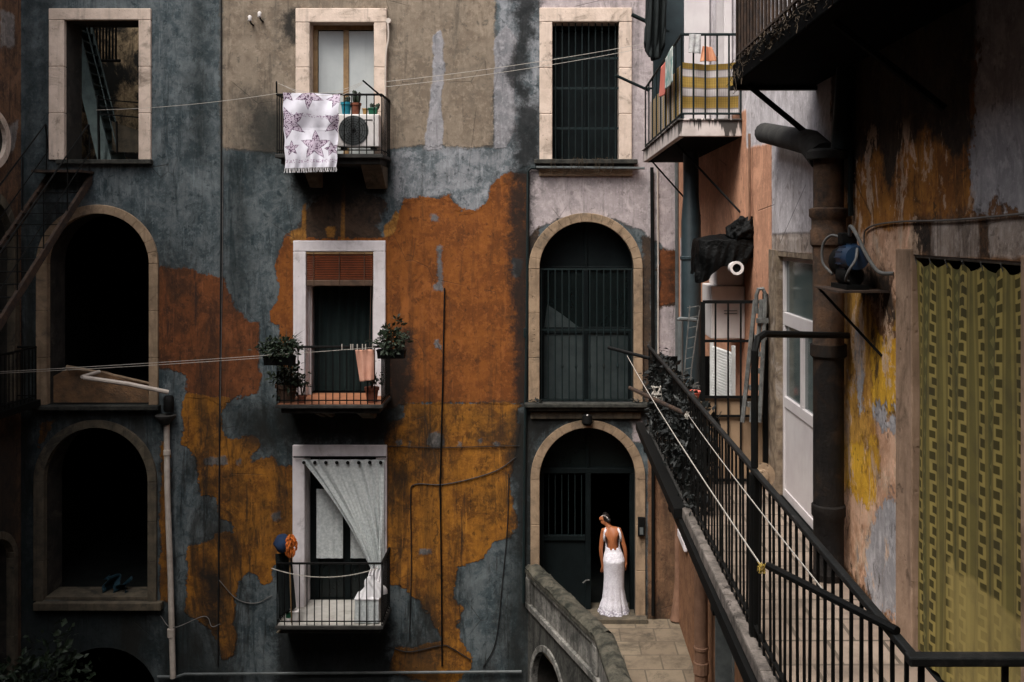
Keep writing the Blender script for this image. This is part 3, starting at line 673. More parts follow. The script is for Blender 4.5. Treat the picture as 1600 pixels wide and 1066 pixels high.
# ================================================================== RIGHT WING: material and wall
g = plaster_base('patched_wing_plaster')
c = variegate(g, (.22,.105,.045), (.13,.068,.036), (.035,.024,.017), .8)
c = layer(g, c, 'w_salmon', variegate(g, (.56,.29,.18), (.47,.235,.145), (.30,.15,.095), .35), .15, .015, rim=(.1,.07,.05))
c = layer(g, c, 'w_white', variegate(g, (.60,.56,.57), (.49,.45,.46), (.24,.21,.20), .6), .2, .02)
c = layer(g, c, 'w_pink', variegate(g, (.66,.42,.29), (.50,.28,.17), (.17,.085,.045), .55), 1.5, .03, cap=.25)
c = layer(g, c, 'w_ochre', variegate(g, (.56,.30,.060), (.38,.18,.038), (.085,.042,.02), .8), 1.5, .04, cap=.25)
c = layer(g, c, 'w_rust', variegate(g, (.40,.17,.035), (.24,.095,.025), (.05,.027,.016), .9), 1.5, .04, cap=.25)
c = layer(g, c, 'w_yellow', variegate(g, (.66,.37,.035), (.50,.25,.025), (.16,.08,.022), .5), 1.7, .025, cap=.12)
c = layer(g, c, 'w_grey', variegate(g, (.44,.42,.43), (.31,.30,.31), (.12,.11,.11), .55), 1.6, .02, cap=.15)
c = layer(g, c, 'w_brown_shade', variegate(g, (.055,.036,.024), (.028,.021,.017), (.012,.011,.010), .6), .9, .05)  # brown patches, plus overhang shade painted onto the wall below it
scr = g.noise(3.1, 11, .74, .5, vec=g.map((1,1,.55),(3,3,9)))
near = g.rng(g.attr('w_near'), -.1, .1)
c = g.mix(g.math('MULTIPLY', g.math('MULTIPLY', g.rng(scr, .545, .575), near), .85), c, variegate(g, (.64,.46,.33), (.46,.31,.21), (.20,.13,.085), .5))
c = g.mix(g.math('MULTIPLY', g.math('MULTIPLY', g.rng(scr, .62, .64), near), .9), c, variegate(g, (.33,.31,.31), (.24,.23,.23), None, .4))
c = g.mix(g.math('MULTIPLY', g.math('MULTIPLY', g.rng(scr, .42, .385), near), .85), c, (.05,.034,.022))
c = layer(g, c, 'w_lower', variegate(g, (.23,.115,.06), (.165,.082,.045), (.09,.05,.03), .4), .15, .02)
c = layer(g, c, 'w_lintel', variegate(g, (.40,.34,.30), (.28,.22,.18), (.05,.035,.028), .95), .15, .015)
M['wing'] = finish_plaster(g, c, 1.0, .012)
def wp(*pts): return [WP(x, y) for x, y in pts]
zf = E-2.45                 # walkway floor
wm = {
 'w_salmon': [wp((1058,-30),(1206,-30),(1206,790),(1058,690))],
 'w_white': [wp((1206,-80),(1300,-160),(1300,236),(1272,372),(1206,372)), wp((1166,-60),(1207,-60),(1207,222),(1166,232)), wp((1062,-40),(1167,-40),(1167,170),(1062,215)), wp((1063,372),(1083,372),(1083,560),(1063,560))],
 'w_pink': [wp((1318,640),(1426,640),(1426,1000),(1400,985),(1318,880)), wp((1318,330),(1426,300),(1426,470),(1345,500),(1318,450))],
 'w_rust': [wp((1300,160),(1530,120),(1522,338),(1430,345),(1318,380))],
 'w_ochre': [wp((1318,440),(1365,440),(1372,760),(1318,760))],
 'w_yellow': [wp((1358,520),(1400,540),(1405,640),(1385,668),(1360,640)), wp((1325,690),(1375,690),(1372,780),(1350,800),(1325,760)), wp((1400,478),(1426,478),(1426,520),(1402,520))],
 'w_grey': [wp((1528,-100),(1700,-400),(1700,336),(1524,334),(1518,250)), wp((1375,785),(1420,765),(1421,985),(1355,940),(1352,870)), wp((1364,630),(1402,650),(1398,676),(1366,664)), wp((1338,520),(1348,520),(1350,640),(1340,640))],
 'w_brown_shade': [wp((1300,60),(1525,-100),(1520,215),(1490,250),(1460,205),(1410,230),(1390,300),(1370,235),(1345,250),(1330,300),(1300,290)), wp((1427,345),(1455,342),(1455,402),(1427,402)), wp((1530,342),(1545,342),(1545,402),(1530,402)), wp((1330,420),(1395,430),(1400,500),(1350,470))],  # the large ragged outline is the painted overhang shade
 'w_near': [wp((1322,200),(1520,200),(1520,400),(1424,400),(1424,1100),(1322,900))],
 'w_lower': [[(-3,0),(16.5,0),(16.5,zf-.12),(-3,zf-.12)]],
 'w_lintel': [wp((1455,345),(1530,342),(1530,402),(1455,402)), wp((1545,342),(1640,338),(1640,402),(1545,402)), wp((1206,366),(1278,362),(1278,396),(1206,396))],
}
W = thing('wing_building', 'long side wing in flaking salmon white and ochre plaster with gallery walkway', 'building', (XW, 7, 0))
dw = dict(r=(WY(1275), WY(1214), zf, E-.19, None))
cw = dict(r=(WY(1598), WY(1427), zf, E-.14, None))
lw1 = dict(r=(11.35, 12.6, E-6.4, E-3.2, None)); lw2 = dict(r=(9.6, 10.7, E-6.4, E-3.2, None))
uw = dict(r=(11.5, 12.5, E+1.2, E+3.5, None)); uw2 = dict(r=(13.4, 14.6, E+1.2, E+3.5, None))
wh = [x['r'] for x in (dw, cw, lw1, lw2, uw, uw2)]
us = lines([(-1.6,3.4,.3),(3.4,16.4,.05)], [h[0] for h in wh]+[h[1] for h in wh])
vs_ = lines([(0,2.5,.25),(2.5,13.6,.05),(13.6,17.5,.3)], [h[2] for h in wh]+[h[3] for h in wh])
wall_sheet('wall', M['wing'], Mw, us, vs_, wh, wm, W)
for x in (dw, cw, lw1, lw2, uw, uw2): room('r', x['r'], depth=2.5, pad=.3, par=W, Mm=Mw)
def wbox(name, mat, u0,u1,v0,v1,d0,d1, par=None, **k):
    mb = MB(); mb.mbox(Mw, u0,u1,v0,v1,d0,d1); return mb.build(name, mat, par or W, **k)
# curtained doorway: pinkish jambs
M['jamb'] = pm('worn_pink_jamb', (.42,.285,.20), (.25,.165,.11), 3.0, .9, .9, streak=.8, dirt=.9, dirtc=(.10,.065,.04), pits=.7, bd=.008)
u0,u1,v0,v1,_ = cw['r']
mb = MB(); mb.mbox(Mw, u1, WY(1402), v0, v1+.03, -.3, .012); mb.mbox(Mw, WY(1640), u0, v0, v1+.03, -.3, .012); mb.mbox(Mw, u0+.002, u1-.002, v1, v1+.03, -.3, -.002)
mb.build('door_jamb', M['jamb'], W, bevel=.008)
# white door
u0,u1,v0,v1,_ = dw['r']
M['oldwood'] = pm('flaking_old_wood', (.30,.23,.16), (.09,.062,.042), 10, .9, .6, streak=.6, dirt=.5, dirtc=(.45,.40,.36))
mb = MB(); mb.mbox(Mw, u1-.03, u1, v0, v1, -.30, .012); mb.mbox(Mw, u0+.002, u1-.032, v1-.05, v1, -.30, -.002); mb.mbox(Mw, u1+.002, u1+.30, v0, v1+.01, .002, .014); mb.build('door_jamb', M['oldwood'], W, bevel=.008)
ua, ub = u0+.01, u1-.035; dd = -.045; zt_ = E-.29
mb = MB(); fr = .05
def fb(a,b,c_,e): mb.mbox(Mw, a,b,c_,e, dd-.05, dd)
um = (ua+ub)/2 - .02
zk = E-1.52; ztr0 = E-.75; ztr1 = E-.87
fb(ua,ub,v1-.09,v1-.052); fb(ua,ub,ztr1,ztr0)
for a,b in ((ua,ua+fr),(ub-fr,ub)): fb(a,b,v0,ztr1-.001); fb(a,b,ztr0+.001,v1-.091)
fb(um-.04,um+.04,zk,ztr1-.001); fb(ua+fr+.001,ub-fr-.001,zk-.1,zk-.001); fb(ua+fr+.001,ub-fr-.001,ztr1-.05,ztr1-.001) if False else None
fb(ua+fr+.001,ub-fr-.001,v0,v0+.08)
door = mb.build('door', M['doorwhite'], W, bevel=.006)
M['doorglass'] = pm('greenish_glass', (.07,.10,.098), (.05,.075,.075), 1.5, .15, .05, spec=.5)
for (a,b,c_,e) in ((ua+fr,um-.04,zk,ztr1),(um+.04,ub-fr,zk,ztr1),(ua+fr,ub-fr,ztr0,v1-.09)):
    wbox('pane', M['doorglass'], a,b,c_,e, dd-.04, dd-.025, door)
wbox('lower_panel', M['doorwhite'], ua+fr, ub-fr, v0+.08, zk-.1, dd-.04, dd-.012, door)
# lower openings and their frames
for x, m in ((lw1, M['iron_teal']), (lw2, M['brown_wood'])):
    u0,u1,v0,v1,_ = x['r']; mb = MB()
    mb.mbox(Mw,u1-.07,u1,v0,v1,-.2,.02); mb.mbox(Mw,u0,u0+.07,v0,v1,-.2,.02); mb.mbox(Mw,u0+.072,u1-.072,v1-.07,v1,-.2,.02); mb.build('door_frame', M['pvcgrey'] if m is M['iron_teal'] else M['brown_wood'], W, bevel=.006)
    if m is not M['iron_teal']:
        mb = MB()
        for k in range(5): mb.mbox(Mw, u0+.08+k*.185, u0+.25+k*.185, v0+.02, v1-.08, -.12, -.08)
        mb.build('plank_door', m, W, bevel=.008)
# plaster ledge between landing floor and gallery, in the corner
wbox('plinth_ledge', M['whitepaint'], 15.2, 16.0, E-4.92, E-4.78, .003, .06, bevel=.02)
# upper balcony doors
for x in (uw, uw2):
    u0,u1,v0,v1,_ = x['r']; mb = MB()
    mb.mbox(Mw,u0,u0+.08,v0,v1,-.12,.02); mb.mbox(Mw,u1-.08,u1,v0,v1,-.12,.02); mb.mbox(Mw,u0+.082,u1-.082,v1-.08,v1,-.12,.02); mb.mbox(Mw,(u0+u1)/2-.04,(u0+u1)/2+.04,v0,v1-.082,-.12,-.04)
    o = mb.build('balcony_door', M['doorwhite'], W)
    wbox('pane', M['glass'], u0+.08, u1-.08, v0, v1-.08, -.10, -.09, o)
# gallery walkway
XR = 1.22                   # railing line
mb = MB(); mb.box(XR-.06, XW-.002, 3.30, 12.6, zf-.14, zf-.004); gal = mb.build('gallery', M['slab'], W, label='stone gallery walkway')
mb = MB(); mb.box(XR+.03, XW-.003, 3.36, 12.59, zf-.003, zf+.002); mb.build('gallery_floor', M['walk'], gal)
M['edge'] = pm('weathered_stone_edge', (.20,.17,.15), (.07,.06,.052), 9, .9, .9, dirt=.9, dirtc=(.03,.026,.023), pits=.8, bd=.01)
mb = MB()
yy = 3.3
while yy < 8.7:
    L = random.uniform(.8,1.2); mb.box(XR-.070, XR+.005, yy, min(8.7,yy+L)-.004, zf-.07+random.uniform(-.004,.004), zf+.03+random.uniform(-.004,.004)); yy += L
mb.build('kerb', M['edge'], gal, bevel=.014)
mb = MB(); mb.box(XR-.10, XR-.062, 3.3, 12.6, zf-.17, zf-.072).box(XR-.085, XR+.0, 3.3, 12.6, zf-.18, zf-.172); mb.box(XR-.14, XR-.03, 8.7, 12.6, zf-.07, zf+.02)
for k in range(4): mb.box(XR-.06, XW-.003, 4.5+k*2.6, 4.62+k*2.6, zf-.30, zf-.142)
mb.build('beam', M['iron'], gal, bevel=.006)
zr = E-1.43
M['railtop'] = pm('worn_dark_handrail', (.010,.011,.011), (.005,.0055,.0055), 9, .55, .5, spec=.3, dirt=.6, dirtc=(.06,.055,.05))
mb = MB()
mb.box(XR-.017, XR+.017, 3.34, 12.4, zr-.02, zr+.008); mb.box(XR-.028, XW-.004, 3.30, 3.356, zr-.02, zr+.012)
ghr = mb.build('handrail', M['railtop'], gal, bevel=.006)
mb = MB(); y = 3.42
while y < 12.4:
    big = abs(y-5.96) < .06
    j = [random.uniform(-.006,.006) for _ in range(4)]; q = .0066; mb.hexa([(XR-q+j[0],y-q+j[1],zf+.02),(XR+q+j[0],y-q+j[1],zf+.02),(XR+q+j[0],y+q+j[1],zf+.02),(XR-q+j[0],y+q+j[1],zf+.02),(XR-q+j[2],y-q+j[3],zr-.021),(XR+q+j[2],y-q+j[3],zr-.021),(XR+q+j[2],y+q+j[3],zr-.021),(XR-q+j[2],y+q+j[3],zr-.021)]); y += .125
for x in (XR+.02, XR+.30, XR+.52, XR+.75): mb.box(x-.009, x+.009, 3.32, 3.338, zf-.05, zr-.021)
mb.box(XR-.012, XR+.012, 3.35, 12.4, zf+.09, zf+.105)
mb.build('balusters', M['iron'], gal)
mb = MB(); mb.box(XR-.03, XR+.03, 5.92, 5.98, zf-.1, zr-.022)
mb.tube([(XR,5.95,zr+.01),(XR,5.95,E-.72),(XR+.03,5.99,E-.65),(XR+.08,6.05,E-.63),(XW-.003,7.0,E-.74)], .022, 8); mb.build('post', M['iron'], gal, bevel=.004)
# far gate across the gallery
Yg = 9.6; mb = MB(); xa, xb = 1.47, 2.08
zg = E-.69
mb.box(xa,xb,Yg-.015,Yg+.015,zg-.015,zg+.015); mb.box(xa,xb,Yg-.012,Yg+.012,E-1.08,E-1.055); mb.box(xa,xb,Yg-.012,Yg+.012,E-1.62,E-1.595); mb.box(xa,xb,Yg-.012,Yg+.012,E-1.80,E-1.78); mb.box(xa,xb,Yg-.012,Yg+.012,zf+.03,zf+.055)
for k in range(6): x = xa+(xb-xa)*(k+.0)/5; mb.box(x-.008,x+.008,Yg-.008,Yg+.008,zf,zg)
mb.box(xb-.03,xb+.012,Yg-.03,Yg+.03,zf,zg+.08); mb.box(xa-.02,xa+.02,Yg-.02,Yg+.02,zf,zg)
gate = mb.build('gate', M['iron'], W)
mb = MB(); mb.box(xa,xb,Yg+.02,Yg+.026,zf+.02,E-1.62); mb.build('sheet', M['beigesheet'], gate)

# white upper balcony
g = G('dripping_white_slab'); s3 = g.sep()
c = g.mix(g.rng(g.noise(4,7,.65),.35,.65), (.60,.53,.50), (.46,.40,.37))
ln = g.math('MULTIPLY', g.math('SUBTRACT', g.noise(1, 5, .75, vec=g.map((9,9,.25))), .47), 1.1)
dp = g.math('SUBTRACT', ln, g.math('SUBTRACT', E+1.20, s3['Z']))
c = g.mix(g.math('MULTIPLY', g.rng(dp, -.03, .02), .92), c, (.022,.02,.018))
g.bump(g.noise(20,6,.6), .006, .5); M['slabdrip'] = g.fin(c, .88, .2)
zb2 = E+1.20
mb = MB(); x0 = 1.41
mb.box(x0, XW-.003, 10.9, 15.1, zb2-.17, zb2)
mb.box(x0-.02, XW-.003, 10.88, 15.12, zb2+.002, zb2+.022)
ub = mb.build('balcony', M['slabdrip'], W, bevel=.006, label='stained white balcony with striped screens')
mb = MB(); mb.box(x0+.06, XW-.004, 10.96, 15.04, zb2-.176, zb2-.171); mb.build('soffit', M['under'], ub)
mb = MB(); railing_bars(mb, [(XW-.01,10.93,0),(x0+.03,10.93,0)], zb2+.02, zb2+.95, .14, .011, .016); railing_bars(mb, [(x0+.03,10.93,0),(x0+.03,15.08,0),(XW-.01,15.08,0)], zb2+.02, zb2+.95, .52, .011, .016); mb.build('railing', M['iron_teal'], ub)
for (a, b) in ((11.3, 10.6), (14.2, 13.6)):
    mb = MB(); mb.tube([(x0+.08, a+.5, zb2-.17), (XW-.003, a-.3, zb2-1.0)], .014, 6); mb.build('strut', M['iron'], ub)
# nearer overhanging balcony
zo = E+1.14; xo = 1.44; Yo = 7.87
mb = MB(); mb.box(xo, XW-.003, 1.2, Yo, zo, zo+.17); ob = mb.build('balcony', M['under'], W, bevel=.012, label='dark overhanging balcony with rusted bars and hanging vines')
mb = MB(); railing_bars(mb, [(XW-.01,Yo-.03,0),(xo+.03,Yo-.03,0),(xo+.03,1.2,0)], zo+.17, zo+1.15, .115, .012, .018); mb.build('railing', M['rustiron'], ob)
mb = MB(); mb.box(xo-.02, XW-.003, Yo-.05, Yo+.01, zo-.035, zo-.002); mb.build('edge_beam', M['iron'], ob)
for Yk in (7.75, 5.4, 3.6):
    mb = MB(); mb.tube([(xo+.1, Yk, zo-.01), (XW-.02, Yk-.15, zo-.50)], .022, 6); mb.build('strut', M['iron'], ob)
mb = MB()
for k in range(170):
    y = random.uniform(4.6, Yo+.03); x = xo - random.uniform(-.01,.02); z = zo+random.uniform(.08,.20); pts = [(x,y,z)]
    L = random.uniform(.03,.13)*(2.0 if y > 7.5 else 1)
    for s in range(4):
        x += random.uniform(-.02,.015); y += random.uniform(-.09,.09); z -= L/4*random.uniform(.2,1.2); pts.append((x,y,z))
    mb.tube(pts, .0028, 3, caps=False)
mb.build('dry_vines', M['vine'], ob)

# ================================================================== LEFT WING and the building behind the camera
g = plaster_base('side_plaster'); c = variegate(g, (.16,.085,.048), (.085,.05,.034), (.02,.018,.016), .8)
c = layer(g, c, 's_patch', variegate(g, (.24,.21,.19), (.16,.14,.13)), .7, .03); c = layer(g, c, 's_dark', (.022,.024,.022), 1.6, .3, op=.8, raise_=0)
M['side'] = finish_plaster(g, c)
LB = thing('side_building', 'narrow strip of brown stained side building with arched frames at the left edge', 'building', (XL, 14, 0))
lh = {'a': (14.9,16.12,E-2.8,E+.45,E-.45), 'b': (14.9,16.1,E-7.2,E-4.85,E-5.3)}
us = lines([(-1.6,12,.4),(12,16.4,.06)], [h[i] for h in lh.values() for i in (0,1)]); vs_ = lines([(0,16,.07),(16,19,.5)], [h[i] for h in lh.values() for i in (2,3)])
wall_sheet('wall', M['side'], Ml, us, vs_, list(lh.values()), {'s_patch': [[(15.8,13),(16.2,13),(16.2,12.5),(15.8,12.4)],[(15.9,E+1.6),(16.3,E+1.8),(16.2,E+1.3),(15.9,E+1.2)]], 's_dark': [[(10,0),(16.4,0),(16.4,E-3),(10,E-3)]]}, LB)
for h, ow in ((lh['a'],.16),(lh['b'],.12)):
    room('r', h, par=LB, Mm=Ml); arch_surround(dict(r=h,o=None), M['stone_dark'], Mm=Ml, par=LB, o=(h[0]-ow,h[1]+ow,h[3]+ow))
mb = MB(); n = 40; rr = []      # oval stone window
for k in range(n):
    th = 2*math.pi*k/n
    for (sc, dp) in ((1,0.002),(1,.07),(.78,.07),(.74,-.12)): rr.append(Ml(15.35+.62*sc*math.cos(th), E+1.42+.50*sc*math.sin(th), dp))
mb.add(rr, [(k*4+e,k*4+e+1,((k+1)%n)*4+e+1,((k+1)%n)*4+e) for k in range(n) for e in range(3)]); o = mb.build('oval_window', M['stone'], LB, smooth='auto')
mb = MB(); mb.lathe(Ml(15.35,E+1.42,0.006), [(.48,0),(.48,.004)], 30, 'x'); mb.build('pane', M['glass'], o)
mb = MB(); railing_bars(mb, [(XL+.02,16.2,0),(XL+.35,16.2,0),(XL+.35,14.7,0),(XL+.02,14.7,0)], E-2.75, E-1.9, .12); mb.box(XL+.003,XL+.40,14.6,16.25,E-2.86,E-2.76); mb.build('balcony', M['iron'], LB)
OB = thing('unseen_opposite_building', 'plain unseen tenement front added behind the viewer to shade the courtyard', 'building', (-3.3, YO, 0))  # unseen from the camera; added to block sky light
OPT = 17.3  # roof height raised to darken the lower facade
mb = MB(); mb.box(-9.2, 2.6, YO-4, YO, 0, OPT); mb.build('wall', M['side'], OB)
for i in range(3):
    for j in range(2):
        x = -7.6+i*3.0; z = 2.3+j*4.1
        mb = MB(); mb.box(x-.8,x+.8,YO+.002,YO+.06,z-.2,z+2.6); o = mb.build('window', M['stone_tan'], OB); mb = MB(); mb.box(x-.6,x+.6,YO+.05,YO+.064,z,z+2.4); mb.build('pane', M['glass'], o)

# ================================================================== ground, landing, parapet
mb = MB(); mb.add([(-60,-60,0),(60,-60,0),(60,80,0),(-60,80,0)], [(0,1,2,3)]); mb.build('ground', M['ground'], kind='structure')
zl = E-6.40
PL = [(-.37,YF-.01),(.66,13.6),(.80,12.1),(.86,7.5)]
mb = MB()
n = len(PL); top = [(x+.02,y,zl) for x,y in PL] + [(XW-.004,7.5,zl),(XW-.004,YF-.004,zl)]
m_ = len(top); mb.add(top + [(x,y,zl-.3) for x,y,z in top], [tuple(range(m_))] + [(i,(i+1)%m_,(i+1)%m_+m_,i+m_) for i in range(m_)])
mb.build('landing', M['paving'], kind='structure', noorigin=True)
g = plaster_base('parapet_plaster'); c = variegate(g, (.26,.245,.22), (.13,.125,.115), (.02,.02,.018), 1.0); c = g.mix(g.math('MULTIPLY', g.rng(g.big,.45,.62), .6), c, (.03,.03,.027)); M['parapet'] = finish_plaster(g, c)
g = plaster_base('base_plaster'); c = variegate(g, (.07,.068,.06), (.032,.032,.029), (.012,.012,.011), .9); M['basewall'] = finish_plaster(g, c)
PW = thing('stone_parapet', 'mossy stone parapet wall with recessed panel curving beside the entrance landing', 'wall', (.3, 14, 0))
def seg(i, side=0):
    a = Vector((*PL[i],0)); b = Vector((*PL[i+1],0)); t = (b-a).normalized(); nrm = Vector((t.y,-t.x,0)) # to the right side of travel
    return a, b, t, nrm, (b-a).length
for i in range(3):
    a, b, t, nn, L = seg(i); out = nn if nn.x < 0 else -nn
    Ms = lambda u, v, d, a=a, t=t, out=out: a + t*u + out*d + Vector((0,0,v))
    hs = [(.25,1.75,0,zl-.2,zl-.95)] if i == 0 else []
    us = lines([(0,L,.08)], [h[j] for h in hs for j in (0,1)]); vs_ = lines([(0,zl+.2,.1)], [h[j] for h in hs for j in (2,3)])
    wall_sheet('base_wall', M['basewall'], Ms, us, vs_, hs, {}, PW)
    if hs:
        room('r', hs[0], depth=1.0, pad=.1, par=PW, Mm=Ms, top=.05); 
        wd, WD_ = WD, None; arch_surround(dict(r=hs[0],o=None), M['parapet'], Mm=Ms, par=PW, o=(hs[0][0]-.1,hs[0][1]+.1,hs[0][3]+.1), proud=.03)
    e0 = -.0 if i == 0 else .0
    mb = MB()
    mb.mbox(Ms, e0, L, zl+.2, zl+.30, -.16, .05)                 # bottom rail
    mb.mbox(Ms, e0, L, zl+.302, zl+.70, -.14, .0)                # recessed panel wall
    mb.mbox(Ms, e0, L, zl+.702, zl+.78, -.16, .04)
    for uu in ([.0, L-.16] if L > 2 else []): mb.mbox(Ms, uu, uu+.16, zl+.302, zl+.70, .001, .045)
    mb.mbox(Ms, e0, L, zl+.01, zl+.199, -.16, -.01)
    mb.build('panel', M['parapet'], PW, bevel=.012)
    mb = MB()
    mb.grid(lambda s,q_: Ms(s*L, zl+.90 + .035*mnoise.noise(Vector((s*L*3, q_*2, i*5.))) + .022*mnoise.noise(Vector((s*L*11, q_*6, i*5.))) - .05*(abs(q_-.5)*2)**3, .06-.275*q_), max(6,int(L*30)), 12)
    mb.grid(lambda s,q_: Ms(s*L, zl+.781+(.06+.02*mnoise.noise(Vector((s*L*3, 0, i*5.))))*q_, .06), max(6,int(L*14)), 2)
    mb.grid(lambda s,q_: Ms(s*L, zl+.781+.07*q_, -.215), 8, 2); mb.add([Ms(0,zl+.781,-.215),Ms(L,zl+.781,-.215),Ms(L,zl+.781,.06),Ms(0,zl+.781,.06)], [(0,1,2,3)])
    mb.build('coping', M['moss'], PW, smooth=True)
# ================================================================== THINGS
# ---- ironwork stair at the left
S = thing('iron_staircase', 'rusty open iron staircase descending at left from the ruined window', 'staircase', (-7.9, 15.5, E-1))
yT, zT = YF-.02, E+.88; dirn = Vector((0, -2.75, -2.16)); x0, x1 = -8.26, -7.56
for x in (x0, x1):
    mb = MB(); a = Vector((x,yT,zT)); b = a+dirn*1.6
    mb.hexa([(x-.025,b.y,b.z-.11),(x+.025,b.y,b.z-.11),(x+.025,b.y,b.z+.05),(x-.025,b.y,b.z+.05),(x-.025,a.y,a.z-.11),(x+.025,a.y,a.z-.11),(x+.025,a.y,a.z+.05),(x-.025,a.y,a.z+.05)]); mb.build('stringer', M['rustiron'], S)
mb = MB()
for k in range(20):
    p = Vector((x0,yT,zT))+dirn*(1.6*(k+.5)/20); mb.box(x0+.026,x1-.026,p.y-.10,p.y+.10,p.z-.02,p.z-.008)
mb.build('treads', M['iron'], S)
for x in (x0, x1):
    mb = MB(); a = Vector((x,yT,zT+.85)); b = a+dirn*1.6
    mb.tube([(x,yT,zT+.45),(x,yT-.10,zT+.85)]+[a+dirn*(1.6*k/12)+Vector((0,-.1,0)) for k in range(1,13)], .013, 6); mb.tube([a+Vector((0,0,-.42)), b+Vector((0,0,-.42))], .010, 5)
    for k in range(0,13,2):
        p = a+dirn*(1.6*k/12); mb.tube([(p.x,p.y-.06,p.z-.86),(p.x,p.y-.06,p.z)], .011, 5)
    mb.build('handrail', M['iron'], S)
mb = MB(); mb.box(x0-.05,x1+.05,yT-.45,yT+.01,zT+.05,zT+.09); mb.build('landing_plate', M['rustiron'], S)

# ---- pipes and cables
def pipe(name, label, cat, pts, r, mat, n=8, group=None, collars=None, cm=None):
    mb = MB(); mb.tube(smooth(pts) if name == 'cable' else pts, r, n)
    o = mb.build(name, mat, smooth='auto', label=label, cat=cat, group=group)
    for (p, ax, rr, h) in collars or []:
        m2 = MB(); m2.lathe(p, [(rr*.92,-h/2),(rr,-h/2+.01),(rr,h/2-.01),(rr*.92,h/2)], 14, ax); m2.build('collar', cm or mat, o)
    return o
def FP(px, py, d=.03): return (FX(px), YF-d, FZ(py))
pipe('drainpipe', 'pale vertical drainpipe below the rain hopper right of the lower left arch', 'pipe', [FP(264,655,.10),FP(265,760,.10),FP(270,900,.10),FP(274,1055,.10)], .048, M['pvc'], 10, collars=[(Vector(FP(264.5,705,.10)),'z',.058,.09),(Vector(FP(271,985,.10)),'z',.062,.14)])
mb = MB(); mb.lathe(FP(264,652,.14), [(.05,-.1),(.08,-.06),(.16,.02),(.17,.06),(.15,.06)], 12)
h = mb.build('rain_hopper', M['slab'], label='grey rain hopper box fixed on wall where pale pipes meet', cat='rain hopper', smooth='auto')
mb = MB(); mb.lathe(FP(268,628,.12), [(.075,-.14),(.085,-.1),(.085,.09),(.06,.12)], 10); mb.build('pipe_elbow', M['iron'], h, smooth='auto')
def stick(name, label, cat, a, b, r, mat): 
    mb = MB(); mb.tube([a,b], r, 8); return mb.build(name, mat, smooth='auto', label=label, cat=cat)
mb = MB(); mb.tube([P(131,590,15.95),P(200,600,15.98),P(263,613,16.26)], .036, 8); mb.tube([P(128,589,15.95),P(155,581,16.4)], .03, 8)
mb.build('waste_pipe', M['pvc'], smooth='auto', label='pale plastic waste pipe sloping across the broken arch sill to hopper', cat='pipe')
stick('wooden_batten', 'thin pale batten lying across top of the rubble in the left arch', 'batten', P(104,573,16.5), P(152,582,16.5), .03, M['stone_tan'])
stick('wooden_batten', 'thin pale batten behind the sloping waste pipe at right of the left arch', 'batten', P(158,582,16.7), P(236,600,16.7), .025, M['stone_tan'])
mb = MB()
pts = [(82,628),(84,590),(105,578),(160,584),(228,608),(232,630)]
fr = [P(x,y,16.58) for x,y in pts]; bk = [p+Vector((0,.14,0)) for p in fr]; n=len(pts)
mb.add(fr+bk, [tuple(range(n)), tuple(range(2*n-1,n-1,-1))]+[(i,(i+1)%n,(i+1)%n+n,i+n) for i in range(n)])
mb.build('broken_panel', M['rubble'], label='crumbling brown panel leaning inside the sill of the left arch', cat='panel', bevel=.02)
pipe('cable', 'dark cable running straight down the whole wall between slate and beige plaster', 'cable', [FP(346,-60,.02),FP(346,300,.02),FP(344,600,.02),FP(341,1040,.02)], .013, M['cable'], 5)
pipe('cable', 'light wire beside the dark vertical cable near the left arch', 'cable', [FP(349,250,.02),FP(348,420,.02),FP(345,620,.02),FP(343,700,.02)], .006, M['cablegrey'], 5)
pipe('conduit', 'black conduit running down the middle of the orange and ochre wall', 'pipe', [FP(695,450,.03),FP(692,600,.03),FP(688,760,.03),FP(690,900,.03),FP(691,1040,.03)], .013, M['iron'], 6)
pipe('conduit', 'dark green conduit down the black stain left of the right arches', 'pipe', [FP(840,263,.04),FP(830,263,.04),FP(825,268,.04),FP(824,450,.04),FP(820,700,.04),FP(818,940,.04)], .024, M['iron_teal'], 7, collars=[(Vector(FP(821,520,.04)),'z',.03,.16)])
pipe('conduit', 'grey horizontal conduit under the ledge of the barred window', 'pipe', [FP(838,262.5,.15),FP(900,263,.15),FP(1006,264,.15)], .022, M['pvcgrey'], 7)
pipe('conduit', 'dull horizontal pipe along the bottom of the ochre wall', 'pipe', [FP(248,1055,.06),FP(278,1055,.06),FP(290,1051,.06),FP(560,1049,.06),FP(815,1047,.06)], .022, M['pvcgrey'], 7)
pipe('cable', 'thin cable strung straight across the ochre wall below the orange edge', 'cable', [FP(606,697,.02),FP(690,699,.02),FP(812,696,.02)], .007, M['cable'], 5)
pipe('cable', 'bent black cable looping across the ochre wall beside the curtain window', 'cable', [FP(640,1000,.02),FP(643,880,.02),FP(642,780,.02),FP(648,757,.02),FP(690,757,.02),FP(740,747,.02),FP(780,733,.02),FP(806,714,.02)], .009, M['cable'], 5)
pipe('cable', 'pair of slack cables down the grey patch at left of the parapet', 'cable', [FP(795,740,.02),FP(793,820,.02),FP(786,900,.02),FP(775,1000,.02),FP(755,1042,.02)], .009, M['cable'], 5)
pipe('cable', 'slack grey cable sagging across slate patch left of lowest balcony', 'cable', [FP(342,905,.02),FP(370,935,.02),FP(400,942,.02),FP(425,930,.02)], .007, M['cablegrey'], 5)
pipe('cable', 'tangled grey cable beside the lower end of the pale drainpipe', 'cable', [FP(252,960,.05),FP(275,976,.13),FP(320,962,.03),FP(332,978,.03),FP(345,974,.03)], .007, M['cablegrey'], 5)
